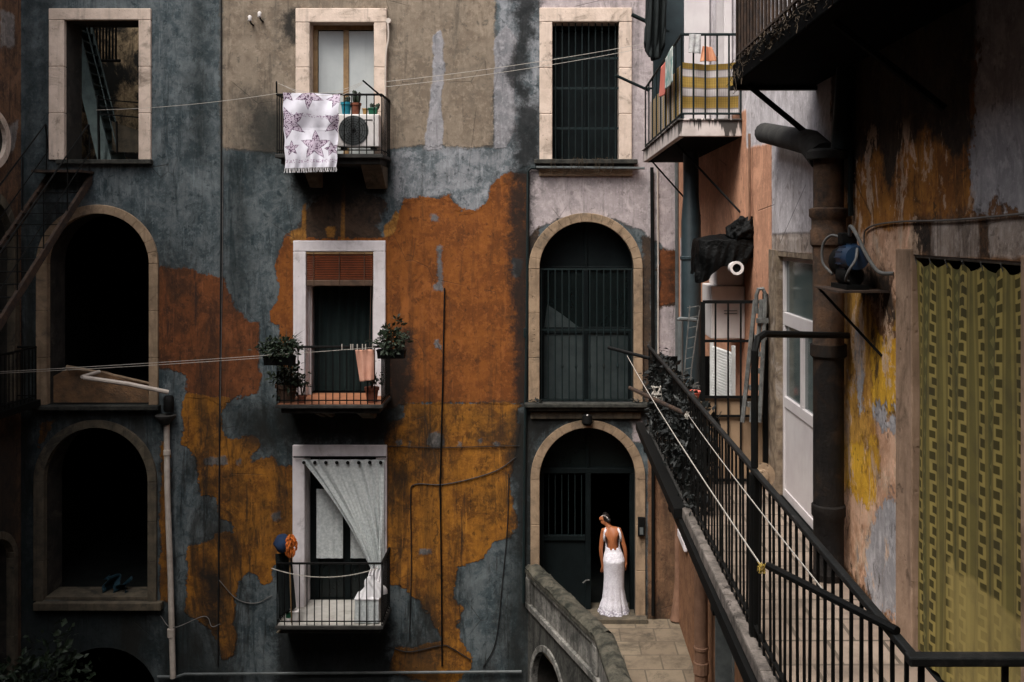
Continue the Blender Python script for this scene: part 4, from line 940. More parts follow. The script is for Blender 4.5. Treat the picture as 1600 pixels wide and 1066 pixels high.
pipe('cable', 'thick looping cable at the foot of the ochre wall', 'cable', [FP(606,1010,.02),FP(640,1018,.02),FP(690,1008,.02),FP(705,1012,.02),FP(735,1030,.02)], .009, M['cable'], 5)
pipe('conduit', 'black conduit in the right corner strip beside the upper arch', 'pipe', [FP(1018,262,.05),FP(1019,400,.05),FP(1020,640,.05),FP(1020,960,.05)], .03, M['iron'], 7)
pipe('conduit', 'thin white conduit next to the black one in right corner strip', 'pipe', [FP(1027,262,.03),FP(1028,400,.03),FP(1028,563,.03)], .013, M['pvc'], 6)
pipe('drainpipe', 'slim grey drainpipe in the right corner between tenement and wing', 'pipe', [FP(1056,200,.10),FP(1057,400,.10),FP(1057,600,.10)], .035, M['pvcgrey'], 8)
pipe('drainpipe', 'brown painted drainpipe with flared foot in the corner of landing', 'pipe', [FP(1058,690,.10),FP(1058,900,.10),FP(1057,940,.10),FP(1055,965,.12)], [.055,.055,.075,.105], M['pipe_clay'], 10)
pipe('drainpipe', 'brown downpipe on the wing wall under the gallery edge', 'pipe', [(1.93,12.75,E-2.7),(1.93,12.75,E-6.38)], .085, M['pipe_clay'], 12, collars=[(Vector((1.93,12.75,E-5.6)),'z',.10,.16),(Vector((1.93,12.75,E-5.35)),'z',.097,.05)])
pipe('cable', 'white cable bent over the frame beside the top balcony', 'cable', [FP(607,33,.07),FP(608,60,.07),FP(604,90,.07),FP(603,160,.07),FP(602,220,.07)], .016, M['pvc'], 6, collars=[(Vector(FP(608,34,.06)),'y',.045,.05)])
# cast iron stack on the wing
M['pipe_black'] = pm('tarred_cast_iron', (.020,.017,.015), (.010,.009,.009), 6, .7, .6, streak=.6, dirt=.5, dirtc=(.06,.035,.02), spec=.1, bd=.01)
px_ = 1.955; py_ = 7.0
mb = MB(); prof = [(.13,zf),(.135,zf+.05),(.125,zf+.06),(.125,E-2.02),(.14,E-2.0),(.14,E-1.93),(.126,E-1.92),(.126,E-.90),(.15,E-.88),(.15,E-.80),(.128,E-.78),(.128,E-.12),(.15,E-.10),(.15,E+.0),(.14,E+.01),(.14,E+.08),(.16,E+.1),(.16,E+.15),(.125,E+.16),(.125,E+.50)]
prof = [(r*.84, z) for r, z in prof]; lo = [q for q in prof if q[1] < E-.79]; hi = [q for q in prof if q[1] > E-.79]; mb.lathe((px_,py_,0), [(lo[-1][0]*.86, E-.80)]+hi, 20); st = mb.build('soil_stack', M['pipe_rust'], smooth='auto', label='thick rusted cast iron soil stack on the right wall beside the white door', cat='pipe')
mb = MB(); mb.lathe((px_,py_,0), lo, 20); mb.build('lower_pipe', M['pipe_black'], st, smooth='auto')
mb = MB(); mb.lathe((px_,py_,E+.50), [(.15,0),(.155,.05),(.13,.07),(.02,.075)], 20); mb.build('cap', M['slab'], st, smooth='auto')
mb = MB(); mb.tube([(px_+.06,py_-.1,E+.56),(px_+.08,py_-.1,E+.85),(px_+.1,py_-.1,zo-.01)], .07, 12); mb.build('upper_pipe', M['iron_teal'], st, smooth='auto')
mb = MB(); a = Vector((1.98,9.2,E+.90)); b = Vector((1.96,7.5,E+.66))
mb.tube([a, a.lerp(b,.3), a.lerp(b,.7), b, (px_,py_+.1,E+.52)], [.095,.095,.095,.10,.11], 14); mb.build('branch_pipe', M['slab'], st, smooth='auto')
pipe('drainpipe', 'blue grey downpipe running beside the white boiler box', 'pipe', [(1.80,12.75,E+1.0),(1.80,12.75,E+.45),(1.78,12.6,E+.1),(1.78,12.6,zf)], [.10,.10,.125,.125], M['pipe_teal'], 14, collars=[(Vector((1.78,12.6,E-.35)),'z',.14,.05)])
pipe('conduit', 'thin beige conduits on the salmon strip of the wing wall', 'pipe', [(2.06,WY(1177),E+1.0),(2.06,WY(1178),E+.2),(2.05,WY(1172),E-.3)], .014, M['pipe_clay'], 6)
pipe('conduit', 'dark vertical conduit on ochre wall right of the soil stack', 'pipe', [(2.07,WY(1336),E+.9),(2.07,WY(1336),E+.1)], .018, M['iron_teal'], 6)
pipe('cable', 'thin cable tacked above the curtained doorway', 'cable', [(2.085,WY(1353),E-.10),(2.085,WY(1358),E+.01),(2.085,WY(1400),E+.05),(2.085,WY(1500),E+.055),(2.085,WY(1640),E+.08)], .006, M['cablegrey'], 5)

# ---- clotheslines
def sagline(a, b, sag, n=16):
    a = Vector(a); b = Vector(b); return [a.lerp(b,k/n)-Vector((0,0,sag*4*(k/n)*(1-k/n))) for k in range(n+1)]
def cline(label, a, b, sag, r=.0045, mat='rope', group=None, n=16):
    mb = MB(); mb.tube(sagline(a,b,sag,n), r, 4); return mb.build('clothesline', M[mat], label=label, cat='clothesline', group=group)
e1 = P(985,68,15.2); e2 = P(985,78,15.2)
cline('upper clothesline strung from the top balcony across to the white balcony', P(600,128,15.5), P(1062,58,15.0), .05)
cline('lower clothesline strung from the top balcony across to the white balcony', P(600,136,15.5), P(1062,64,15.0), .06)
cline('clothesline from the ruined window to the left end of the top balcony', P(150,172,16.30), P(433,146,15.5), .05)
cline('clothesline reaching from the left edge to the middle balcony plants, the upper one', P(-60,584,14.9), P(586,543,15.45), .02)
cline('clothesline reaching from the left edge to the middle balcony plants, the lower one', P(-60,586,14.9), P(440,557,15.5), .02)
cline('sagging line tied across the railing of the lowest balcony', P(424,888,15.45), P(590,888,15.5), .14, .007)
for i in range(3): cline(['outermost','middle','innermost'][i]+' of three slack lines on the arms of the top balcony', P(434+6*i,130+2*i,15.3+.1*i), P(566,128+i*1.5,15.3+.12*i), .16+.03*i, .004)
cline('long white rope hung along the gallery railing, the lower left one', P(980,556,11.9), P(1190,885,4.2), .04, .0036)
cline('long white rope hung along the gallery railing, the upper right one', P(1075,648,8.75), P(1305,945,3.85), .02, .0032)
def arm(label, a, b, r=.018, mat='iron'):
    mb = MB(); mb.tube([a,b], r, 8); return mb.build('line_arm', M[mat], label=label, cat='bracket arm')
arm('dark bracket arm holding the near end of the ropes on the gallery rail', P(1200,884,4.18), P(1402,986,3.50), .016)
arm('rusty bracket arm among dry leaves at the rope end on the gallery', P(984,606,10.3), P(1082,652,8.75), .02, 'rustiron')
arm('short bracket arm at the far top corner of the gallery rail', P(950,543,12.2), P(1015,560,12.0), .022)
arm('green pole reaching left from the top rail of white balcony', P(987,23,14.9), P(1062,58,15.0), .03, 'iron_teal')
arm('green pole reaching left from the foot of white balcony', P(962,118,14.9), P(1015,142,15.0), .022, 'iron_teal')
arm('black arm leaning out at the left end of the top balcony', (X0+.03,YB,zt+.93), P(432,128,15.3), .014)
arm('black arm leaning out at the right end of the top balcony', (X1-.03,YB,zt+.90), P(567,126,15.35), .014)
M['knot'] = pm('yellow_twine', (.55,.38,.08), None, 30, .9, .2)
def knot(label, p, r, mat):
    mb = MB()
    for k in range(9):
        q = Vector(p); pts = [q+Vector((random.uniform(-r,r),random.uniform(-r,r),random.uniform(-r*1.6,r))) for _ in range(4)]; mb.tube(pts, r*.11, 4)
    return mb.build('twine_knot', M[mat], label=label, cat='knot')
knot('yellow twine knot tied at near end of the lower rope', P(1190,885,4.2), .018, 'knot')
knot('pale twine knot among the dry leaves on rusty arm', P(1026,612,9.7), .055, 'rope')
knot('pale twine knot at the far end of the upper rope', P(1076,648,8.8), .035, 'rope')

# ---- cloths and laundry
def colgrid(name, fn, nu, nv, colfn, mat, label, cat, **k):
    mb = MB(); mb.grid(fn, nu, nv); col = [(*colfn(i/nu,j/nv),1) for j in range(nv+1) for i in range(nu+1)]
    return mb.build(name, mat, smooth=True, label=label, cat=cat, color=col, **k)
M['printed'] = colattr('printed_cotton'); M['striped'] = colattr('striped_screen', weave=90); M['keycloth'] = colattr('greek_key_cloth', .9, 160, dirt=.35)
# starfish towel
stars = [(.50,.80,.235,.10),(.10,.44,.22,1.9),(.96,.45,.20,.5),(.60,.04,.19,.2),(.05,.02,.12,.6),(.90,.04,.13,.9),(.17,.83,.10,.2),(.90,.82,.11,.5)]
stars = [(.58,.70,.30,0.),(.12,.40,.32,.35),(.98,.40,.28,-.3),(.46,.03,.27,.62),(.04,.02,.18,.2),(.93,.06,.19,.4),(.15,.74,.15,.1),(.90,.75,.15,.25)]
asp = .87/1.18
def starcol(u, v):
    y = v/asp
    for (cx,cy,r,a) in stars:
        dx, dy = u-cx, (v-cy)/asp; d = math.hypot(dx,dy)
        if d > r*1.15: continue
        th = (math.atan2(dx,-dy)+a) % (2*math.pi/5); th = min(th, 2*math.pi/5-th)/(math.pi/5)
        rr = r*(1-.64*th**.55)
        if d < rr+.006:
            if d > rr-.016: return (.04,.022,.05) if (math.sin(u*170)*math.sin(y*170) > -.35) else (.45,.34,.42)
            s_ = mnoise.noise(Vector((u*46,y*46,1.3))); return (.09,.045,.085) if s_ > .20 else (.50,.42,.50)
    if abs(v-.30+.02*math.sin(u*6)) < .022 or abs(v-.915) < .022:
        if mnoise.noise(Vector((u*38,v*60,4))) > .12: return (.34,.25,.34)
    return (.64,.62,.68)
tl, tr, bl_, br_ = P(443,145,15.50), P(532,148,15.50), P(446,263,15.47), P(526,261,15.47)
def towel(u, v):
    p = (tl.lerp(tr,u)).lerp(bl_.lerp(br_,u), v)
    fold = .022*math.sin(u*13+2.5*math.sin(v*2.2)+u*u*6)*(.25+v) + .026*math.sin(v*8-5*u)*(1-abs(2*u-1)) + .014*math.sin(u*37+v*4)*max(0,v-.7)*3 + .02*math.sin(9*(u+v))*(1-v)
    return p + Vector((.006*math.sin(v*23), -.03+fold - (.03*math.sin(math.pi*min(1,v*2.2))), -.05*math.sin(math.pi*u)*(v<.5)*v*(1-v)))
tw = colgrid('beach_towel', towel, 220, 290, starcol, M['printed'], 'white towel printed with purple starfish hung over the top balcony railing', 'towel')
mb = MB()
for k in range(38):
    p = towel(k/37.,1.0); mb.tube([p, p+Vector((random.uniform(-.01,.01),0,-.04)), p+Vector((random.uniform(-.015,.015),0,-.075))], .0045, 4)
mb.build('fringe', M['whitecloth'], tw)
# white curtain gathered to the right over the lowest window
mb = MB(); a = Vector(FP(461,712,.10)); b = Vector(FP(605,712,.10)); mb.tube([a,b], .013, 8)
rod = mb.build('curtain_rod', M['iron'], label='thin dark curtain rod over the lowest balcony window', cat='curtain rod')
def curt(u, v):
    tx = 473+u*129; bx = 582+u*20; k = v**.93
    x = tx+(bx-tx)*k + (6*math.sin(math.pi*v)*(1-u)); y = 716+v*167 + 4*math.sin(math.pi*u)*v
    if u > .93: x = 473+u*129-(1-v)*0
    amp = .020+.030*v
    d = .10+amp*(.55+.45*math.sin(u*9+1))*math.sin(u*40+3.2*math.sin(u*6.5+.5)+1.5*math.sin(v*3+u*4)) + .014*math.sin(u*87+5*math.sin(u*4)+v*3)*v
    return Vector(FP(x,y,d+.02*v))
mb = MB(); mb.grid(curt, 130, 60)
cu = mb.build('curtain', M['lace'], smooth=True, label='white lace eyelet curtain swept aside over the lowest balcony window', cat='curtain')
for k in range(8):
    mb = MB(); p = Vector(FP(478+k*17,720,.135)); mb.lathe(p, [(.026,-.012),(.03,0),(.026,.012)], 12, 'y'); mb.build('eyelet', M['iron'], cu)
mb = MB()
def tail(u, v):
    x = 583+u*19 + (-4+4*u)*math.sin(v*5); return Vector(FP(x-2*v, 880+v*52, .13+.03*math.sin(u*26+v*3)+.16*v))
mb.grid(tail, 40, 20); mb.build('curtain_tail', M['whitecloth'], cu, smooth=True)
# inner sheers
drape(489,531,FZ(880),FZ(770),YF+.24,3,.010,M['lace'],'sheer_curtain',label='pale sheer curtain behind the left door leaf of the lowest window', cat='curtain')
drape(543,578,FZ(880),FZ(770),YF+.24,3,.010,M['lace'],'sheer_curtain',label='pale sheer curtain behind the right door leaf of the lowest window', cat='curtain')
drape(482,582,zm+.02,FZ(440),YF+.42,7,.03,M['teal_drape'],'door_drape',label='dark teal drape filling the middle balcony door', cat='curtain')
# blind
d = OP['mid']; u0,u1,v0,v1,_ = d['r']
bl = thing('roller_blind', 'red brown slatted blind half lowered over the middle balcony door', 'blind', ((u0+u1)/2, YF, FZ(447)))
mb = MB()
for k in range(15):
    z = FZ(398)-(FZ(398)-FZ(436))*k/14; mb.mbox(Mf,u0+.01,u1-.01,z-.0090,z+.0090,.004,.024)
mb.build('slats', M['blind'], bl, bevel=.003)
mb = MB(); mb.mbox(Mf,u0+.005,u1-.005,FZ(397),FZ(393.3),-.02,.035); mb.build('head_rail', M['wood'], bl)
mb = MB(); mb.mbox(Mf,u0+.01,u1-.01,FZ(447),FZ(437.5),-.02,.045); mb.build('rolled_bottom', M['brown_wood'], bl, bevel=.015)
mb = MB()
for px in (491, 531, 570): mb.tube([FP(px,395,.04),FP(px,447,.055)], .008, 5)
for px in (486, 580): mb.tube([FP(px,447,.02),FP(px-2,520,.0),FP(px-3,600,.0)], .005, 5)
mb.build('cords', M['brown_wood'], bl)
# towels of middle balcony and right balcony
def cloth(name, label, quad, mat, nf=3, amp=.02, cat='towel', nu=30, nv=24, thick=.006):
    a,b,c_,d_ = [Vector(q) for q in quad]
    nrm = (b-a).cross(c_-a).normalized()
    mb = MB(); mb.grid(lambda u,v: a.lerp(b,u).lerp(d_.lerp(c_,u),v)+nrm*amp*(.4+.6*v)*math.sin(u*nf*6.283+v*1.3), nu, nv)
    return mb.build(name, mat, smooth=True, label=label, cat=cat, solid=thick)
cloth('towel', 'peach towel pegged on the middle balcony railing', [P(555,547,15.54),P(585,546,15.54),P(584,594,15.54),P(562,597,15.54)], M['peach'], 2, .02)
for px in (534,548,551,558,566,571,582):
    mb = MB(); mb.box(P(px,544,15.5).x-.006, P(px,544,15.5).x+.006, 15.5, 15.53, P(px,547,15.5).z, P(px,538,15.5).z); mb.build('clothes_peg', M['rope'], label='small pale peg clipped on the line above the peach towel', cat='clothes peg')
xs = x0b = 1.39
def PXx(px, py, X=1.385): return PX(px, py, X)
cloth('towel', 'coral towel hung over the left end of the white balcony', [PXx(1047,88),PXx(1033,105),PXx(1031,152),PXx(1040,148)], M['pink'], 1, .008)
M['teal_print'] = pm('white_teal_print', (.62,.60,.56), (.10,.24,.22), 9, .95, .3)
cloth('towel', 'white and teal patterned towel beside the coral towel on white balcony', [PXx(1051,72,1.37),PXx(1040,92,1.37),PXx(1040,140,1.37),PXx(1052,128,1.37)], M['teal_print'], 1, .008)
def stripes(u, v):
    seq = [(0,.12,1),(.12,.27,0),(.27,.50,1),(.50,.66,0),(.66,.90,1),(.90,1.01,0)]
    k = [s for a,b,s in seq if a <= v < b][0]; e = min(min(abs(v-a),abs(v-b)) for a,b,_ in seq)
    w = .86+.14*math.sin(u*160)
    if e < .010 and .02 < v < .98: return (.20,.17,.15)
    if k: return (.30*w,.185*w,.042*w) if math.sin(v*420) > -.2 else (.40*w,.27*w,.07*w)
    return (.55*w,.50*w,.49*w)
yb_ = 10.99
fq = [(1.44,2.075)]
colgrid('striped_screen', lambda u,v: Vector((1.445+.63*u, yb_+.012*math.sin(u*17)+.01*math.sin(v*9), zb2+.66-.57*v-.03*math.sin(math.pi*u)*(1-v))), 90, 110, stripes, M['striped'], 'yellow and white striped screen on the front of the white balcony', 'screen')
colgrid('striped_screen', lambda u,v: Vector((1.462+.008*math.sin(u*40), 11.05+3.6*u, zb2+.66-.57*v)), 160, 60, lambda u,v: stripes(v*3.1+.31, ((u*8.3)%1)), M['striped'], 'yellow and white striped screen on the receding side of white balcony', 'screen')
cloth('shirt', 'small pale grey cloth folded over the front rail of white balcony', [P(1077,53,10.88),P(1095,54,10.88),P(1095,84,10.86),P(1076,82,10.86)], pm('pale_grey_print',(.50,.49,.48),(.25,.25,.25),22,.95,.3), 2, .012, 'cloth')
cloth('cloth', 'orange cloth hanging behind the front rail of white balcony', [P(1098,72,11.4),P(1112,74,11.4),P(1122,96,11.4),P(1094,96,11.4)], pm('orange_cloth',(.62,.30,.17),(.50,.20,.11),9,.95,.3), 2, .02, 'cloth')
# awning roll
mb = MB(); mb.grid(lambda u,v: P(1006+30*u+3*math.sin(v*4)+(4*v), -70+(164-26*abs(2*u-1)**3)*v, 14.5)+Vector((0,.07*math.sin(u*17+2.2*math.sin(v*3))+.03*math.sin(u*37+v*6),0)), 50, 30)
mb.build('rolled_awning', M['darkcloth'], smooth=True, label='black awning cloth hanging in folds above the left end of white balcony', cat='awning', solid=.03)
mb = MB(); mb.box(1.55,2.04,14.95,15.06,zb2+.03,zb2+2.6); mb.build('balcony_screen', M['pipe_teal'], label='blue grey screen panel closing the far end of white balcony', cat='screen')
mb = MB(); mb.box(1.75,2.08,13.0,13.05,zb2+.03,zb2+2.7); mb.build('white_panel', M['doorwhite'], label='tall white panel standing on the white balcony', cat='panel', bevel=.01)
mb = MB(); mb.box(1.99,2.08,11.40,11.44,zb2+.03,zb2+2.7); mb.build('white_panel', M['doorwhite'], label='narrow white shutter leaf at right on the white balcony', cat='shutter', bevel=.01)

# olive Greek key curtain
u0c, u1c = cw['r'][0]+.01, cw['r'][1]-.01; zc0, zc1 = zf+.03, E-.17
KEY = ["1111110", "1000010", "1011110", "1010000", "1011111", "1000001", "1111101", "0000101", "0111101", "0100001"]
KEY = ["111110","100010","101110","101000","101111","100001","111101","000101","011101","010001"]
def keyc(u, v):
    s = u*13.0; st = int(s); f = s-st
    paler = v > .70+.006*math.sin(u*30) and u > .33
    dk = (.065,.054,.018); lt = (.30,.235,.075); md = (.165,.132,.044)
    if st % 2 == 0:
        t = (v*19.0+.37*st) % 1.0
        if .16 < f < .84:
            cx_ = (f-.16)/.68; rr = t
            a = cx_ ; 
            on = False
            if t < .15 or (.5 <= t < .65): on = True
            elif t < .5: on = a < .28
            else: on = a > .72
            c = lt if on else dk
        else: c = md
    elif st % 4 == 1:
        c = (.105,.095,.035); t = (v*22) % 1.0
        if abs(f-.5)*2.6 + abs(t-.5)*2.2 < .75: c = (.19,.165,.06)
        if f < .08 or f > .92: c = md
    else:
        c = (.15,.125,.042) if .2 < f < .8 else (.22,.18,.06)
    k_ = min(1, max(0, (v-.70-.006*math.sin(u*30))/.012)) * min(1, max(0, (u-.33)/.02)) * .62  # paler zone at the lower right of the cloth
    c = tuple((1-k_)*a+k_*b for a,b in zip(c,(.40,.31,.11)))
    return c
def keycurt(u, v):
    w = u + .014*math.sin(u*23+v*1.5); fold = .022*math.sin(u*19+2.2*math.sin(v*2.5))+.5* .030*math.sin(w*12*6.283*.5+.5*math.sin(v*4+u*6))+.012*math.sin(u*61+v*5)
    z = zc1+(zc0-zc1)*v - .035*(1-v)**6*abs(math.sin(u*6*math.pi))
    return Vector((XW+.016+fold*(.30+.25*v), u1c+(u0c-u1c)*u, z))
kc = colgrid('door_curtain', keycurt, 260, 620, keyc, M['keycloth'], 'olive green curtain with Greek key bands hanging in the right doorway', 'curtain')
mb = MB(); mb.tube([(XW+.02,u1c+.0,zc1+.022),(XW+.02,u0c,zc1+.022)], .012, 8); kr = mb.build('curtain_rod', M['alu'], label='thin metal rod carrying the olive Greek key curtain', cat='curtain rod')
for k in range(7): y = u1c+(u0c-u1c)*k/6.; mb = MB(); mb.tube([(XW+.02,y,zc1+.034),(XW+.006,y,zc1+.01),(XW+.02,y,zc1-.03)], .004, 4); mb.build('hook', M['alu'], kc)

# ---- air conditioner, pots, plants
def ac(x0,x1,y0,y1,z0,z1,label):
    t = thing('air_conditioner', label, 'air conditioner', ((x0+x1)/2,(y0+y1)/2,z0))
    mb = MB(); mb.box(x0,x1,y0,y1,z0+.04,z1); mb.build('casing', M['acwhite'], t, bevel=.015)
    mb = MB(); cx = x0+(z1-z0)*.52; cz = (z0+z1)/2+.02; r = (z1-z0)*.43
    mb.lathe((cx,y0-.002,cz), [(r,0),(r,-.004)], 28, 'y'); mb.build('fan_opening', M['pvcgrey'], t)
    mb = MB()
    for k in range(1,7): 
        rr = r*k/6.5; mb.tube([(cx+rr*math.cos(a*.2618),y0-.016,cz+rr*math.sin(a*.2618)) for a in range(25)], .004, 4)
    for k in range(6): a=k*math.pi/6; mb.tube([(cx-r*math.cos(a),y0-.018,cz-r*math.sin(a)),(cx+r*math.cos(a),y0-.018,cz+r*math.sin(a))], .004, 4)
    mb.build('fan_grille', M['iron'], t)
    mb = MB(); mb.box(x1-.24,x1-.10,y0-.004,y0+.001,z1-.10,z1-.085); mb.build('nameplate', M['iron'], t)
    for xx in (x0+.08,x1-.14): m2 = MB(); m2.box(xx,xx+.06,y0+.02,y1-.02,z0,z0+.039); m2.build('foot', M['iron'], t)
    return t
zac = zt+.10
ac(P(524,200,15.95).x, P(592,200,15.95).x, 15.95, 16.25, zac, zac+.56, 'white air conditioner with round fan grille standing on the top balcony')
def pot(name, label, c, r, h, mat, cat='flower pot', group=None):
    mb = MB(); mb.lathe(c, [(r*.72,0),(r*.95,h*.8),(r*1.08,h*.8),(r*1.08,h),(r*.9,h),(r*.86,h*.85),(.01,h*.85)], 16); return mb.build(name, mat, smooth='auto', label=label, cat=cat, group=group)
zp = zac+.565; ya = 16.08
pot('plant_pot', 'turquoise pot on the air conditioner of the top balcony', (P(541,180,ya).x,ya,zp), .085, .20, M['bluepot'])
pot('plant_pot', 'terracotta pot with small cactus on the top balcony air conditioner', (P(556,180,ya).x,ya,zp), .085, .19, M['terracotta'])
def trough(name,label,x0,x1,y0,y1,z,h,mat):
    mb = MB(); e=.012; mb.hexa([(x0+e,y0+e,z),(x1-e,y0+e,z),(x1-e,y1-e,z),(x0+e,y1-e,z),(x0,y0,z+h),(x1,y0,z+h),(x1,y1,z+h),(x0,y1,z+h)]); mb.box(x0-.006,x1+.006,y0-.006,y1+.006,z+h-.02,z+h+.001); return mb.build(name, mat, bevel=.006, label=label, cat='planter')
trough('planter', 'small yellow trough beside the terracotta pot on top balcony', P(567,180,ya).x, P(574,180,ya).x, ya-.06, ya+.06, zp, .10, M['yellowpot'])
trough('planter', 'green trough at the right end on the top balcony air conditioner', P(576,180,ya).x, P(590,180,ya).x, ya-.06, ya+.06, zp, .11, M['greenpot'])
def cactus(label, c, n, h):
    mb = MB()
    for k in range(n):
        x = random.uniform(-.05,.05); p = Vector(c)+Vector((x,random.uniform(-.03,.03),0)); q = p+Vector((x*.6,0,h*random.uniform(.6,1)))
        mb.tube([p,p.lerp(q,.5),q,q+Vector((.01,0,.01))], [.018,.028,.026,.008], 7)
        mb.lathe(q, [(.005,-.03),(.032,0),(.005,.035)], 7)
    return mb.build('cactus', M['leaf'], smooth=True, label=label, cat='plant')
cactus('small prickly pear in the terracotta pot on the air conditioner', (P(556,180,ya).x,ya,zp+.15), 6, .22)
cactus('dark sprig in the turquoise pot on the air conditioner', (P(541,180,ya).x,ya,zp+.17), 3, .12)
cactus('tiny plants in the green trough on the air conditioner', (P(584,180,ya).x,ya,zp+.08), 5, .09)
def plant(name, label, c, rad, n, l, mat='leaf', w=None, stems=6, base=None):
    t = thing(name, label, 'plant', base or (c[0],c[1],c[2]-rad[2]))
    mb = MB(); mb.foliage(c, rad, n, l, w); mb.build('foliage', M[mat], t)
    mb = MB(); b0 = Vector(base or (c[0],c[1],c[2]-rad[2]))
    for k in range(stems):
        e = Vector(c)+Vector((random.uniform(-.7,.7)*rad[0],random.uniform(-.7,.7)*rad[1],random.uniform(-.3,.8)*rad[2])); mb.tube([b0, b0.lerp(e,.5)+Vector((0,0,.04)), e], [.010,.008,.004], 5)
    mb.build('stems', M['vine'], t); return t
# middle balcony: hung planter left, shelf plant left, planter right
trough('planter', 'dark planter hooked outside left end of the middle balcony rail', P(414,560,15.5).x, P(462,560,15.5).x, 15.38, 15.54, zm+.64, .14, M['iron'])
pl = plant('potted_plant', 'leafy plant in the dark planter at left end of the middle balcony rail', (P(437,543,15.43).x,15.43,E-1.83), (.32,.17,.15), 800, .075, base=(P(437,560,15.45).x,15.45,zm+.79))
mb = MB()
for k in range(18):
    a = Vector((P(448,545,15.45).x,15.45,E-1.85)); b = a+Vector((random.uniform(-.15,.28),random.uniform(-.1,.1),random.uniform(.12,.32))); mb.tube([a,a.lerp(b,.5)+Vector((0,0,.05)),b], [.005,.004,.001], 4)
mb.build('spikes', M['leaf'], pl)
pot('plant_pot', 'large dark pot on the left floor of the middle balcony', (P(448,625,15.85).x,15.85,zm+.003), .17, .28, M['brown_wood'])
plant('potted_plant', 'bushy plant in the large dark pot on the middle balcony floor', (P(448,600,15.85).x,15.85,zm+.40), (.26,.22,.20), 520, .085, base=(P(448,620,15.85).x,15.85,zm+.25))
plant('potted_plant', 'small round plant beside the railing of the middle balcony', (P(472,598,15.75).x,15.75,zm+.32), (.10,.1,.09), 120, .06, base=(P(472,620,15.75).x,15.75,zm+.06))
pot('plant_pot', 'small terracotta pot under the round plant on the middle balcony', (P(472,625,15.75).x,15.75,zm+.003), .07, .12, M['terracotta'])
pot('plant_pot', 'dark red pot on the right floor of the middle balcony', (P(581,628,15.8).x,15.8,zm+.003), .11, .24, M['terracotta'])
plant('potted_plant', 'sparse plant in the dark red pot on the middle balcony', (P(588,590,15.8).x,15.8,zm+.45), (.16,.14,.20), 90, .06, base=(P(581,618,15.8).x,15.8,zm+.2))
trough('planter', 'dark planter hooked outside right end of the middle balcony rail', P(590,560,15.5).x, P(634,560,15.5).x, 15.40, 15.56, zm+.74, .14, M['iron'])
pl = plant('potted_plant', 'tall leafy plant in the planter at right end of the middle balcony rail', (P(611,530,15.46).x,15.46,E-1.70), (.27,.16,.18), 560, .075, base=(P(611,545,15.48).x,15.48,zm+.88))
mb = MB(); mb.foliage((P(598,512,15.48).x,15.48,E-1.55), (.05,.05,.10), 40, .06); mb.foliage((P(622,512,15.48).x,15.48,E-1.50), (.06,.05,.12), 60, .06); mb.build('shoots', M['leaf'], pl)
# lowest balcony: mop, bottle, box, draped stool
mp = thing('mop', 'orange and navy mop head on a pole leaning at the lowest balcony', 'mop', (P(452,960,15.7).x,15.7,zb+.01))
mb = MB(); mb.tube([(P(456,950,15.7).x,15.7,zb+.01),P(452,860,15.66)], .012, 6); mb.build('handle', M['wood'], mp)
mb = MB(); c0 = P(454,848,15.64)
for k in range(90):
    d_ = Vector((random.gauss(0,1),random.gauss(0,1),random.gauss(0,1))).normalized(); p = c0+Vector((d_.x*.075,d_.y*.07,d_.z*.13)); mb.tube([p, p+d_*.03+Vector((0,0,-.04)), p+d_*.02+Vector((0,0,-.09))], .010, 4)
mb.build('orange_strands', M['orange'], mp)
mb = MB(); mb.lathe(P(441,850,15.66), [(.02,-.14),(.12,-.08),(.14,.02),(.10,.11),(.02,.14)], 12)
for i in range(len(mb.v)): p=Vector(mb.v[i]); mb.v[i]=tuple(p+Vector((1,1,1))*.03*mnoise.noise(p*8))
mb.build('navy_rag', M['navy'], mp, smooth=True)
cloth('cloth', 'dark cloth hanging down at left end of the lowest balcony', [P(430,866,15.7),P(455,862,15.7),P(462,950,15.7),P(436,965,15.7)], M['darkcloth'], 3, .03, 'cloth')
bt = thing('bottle', 'slim white bottle with green label on the lowest balcony floor', 'bottle', (P(451,960,15.75).x,15.75,zb+.003))
mb = MB(); mb.lathe((P(451,960,15.75).x,15.75,zb+.003), [(.042,0),(.045,.02),(.045,.22),(.03,.26),(.02,.27),(.02,.31)], 14); mb.build('bottle_body', M['acwhite'], bt, smooth='auto')
mb = MB(); mb.lathe((P(451,960,15.75).x,15.75,zb+.08), [(.0455,0),(.0455,.09)], 14, caps=False); mb.build('paper_label', M['greenpot'], bt)
trough('container', 'low white container beside the bottle on the lowest balcony floor', P(457,960,15.72).x, P(467,960,15.72).x, 15.68, 15.80, zb+.004, .19, M['acwhite'])
stl = thing('stool', 'pale stool draped with cloth at right end of the lowest balcony', 'stool', (P(578,960,15.75).x,15.75,zb))
xa_, xb_ = P(557,950,15.75).x, P(592,950,15.75).x
mb = MB(); mb.box(xa_-.02,xb_+.02,15.66,15.98,zb+.37,zb+.41); mb.build('seat', M['whitecloth'], stl, bevel=.012)
def skirt(u, v):
    per = [(xa_-.01,15.67),(xb_+.01,15.67),(xb_+.01,15.97),(xa_-.01,15.97),(xa_-.01,15.67)]; s = u*4; i = min(3,int(s)); f = s-i
    x = per[i][0]+(per[i+1][0]-per[i][0])*f; y = per[i][1]+(per[i+1][1]-per[i][1])*f; k = .012*math.sin(u*75)*v
    return Vector((x+k, y+k, zb+.375-.36*v))
mb = MB(); mb.grid(skirt, 100, 8); mb.build('skirt', M['lace'], stl, smooth=True)
mb = MB()
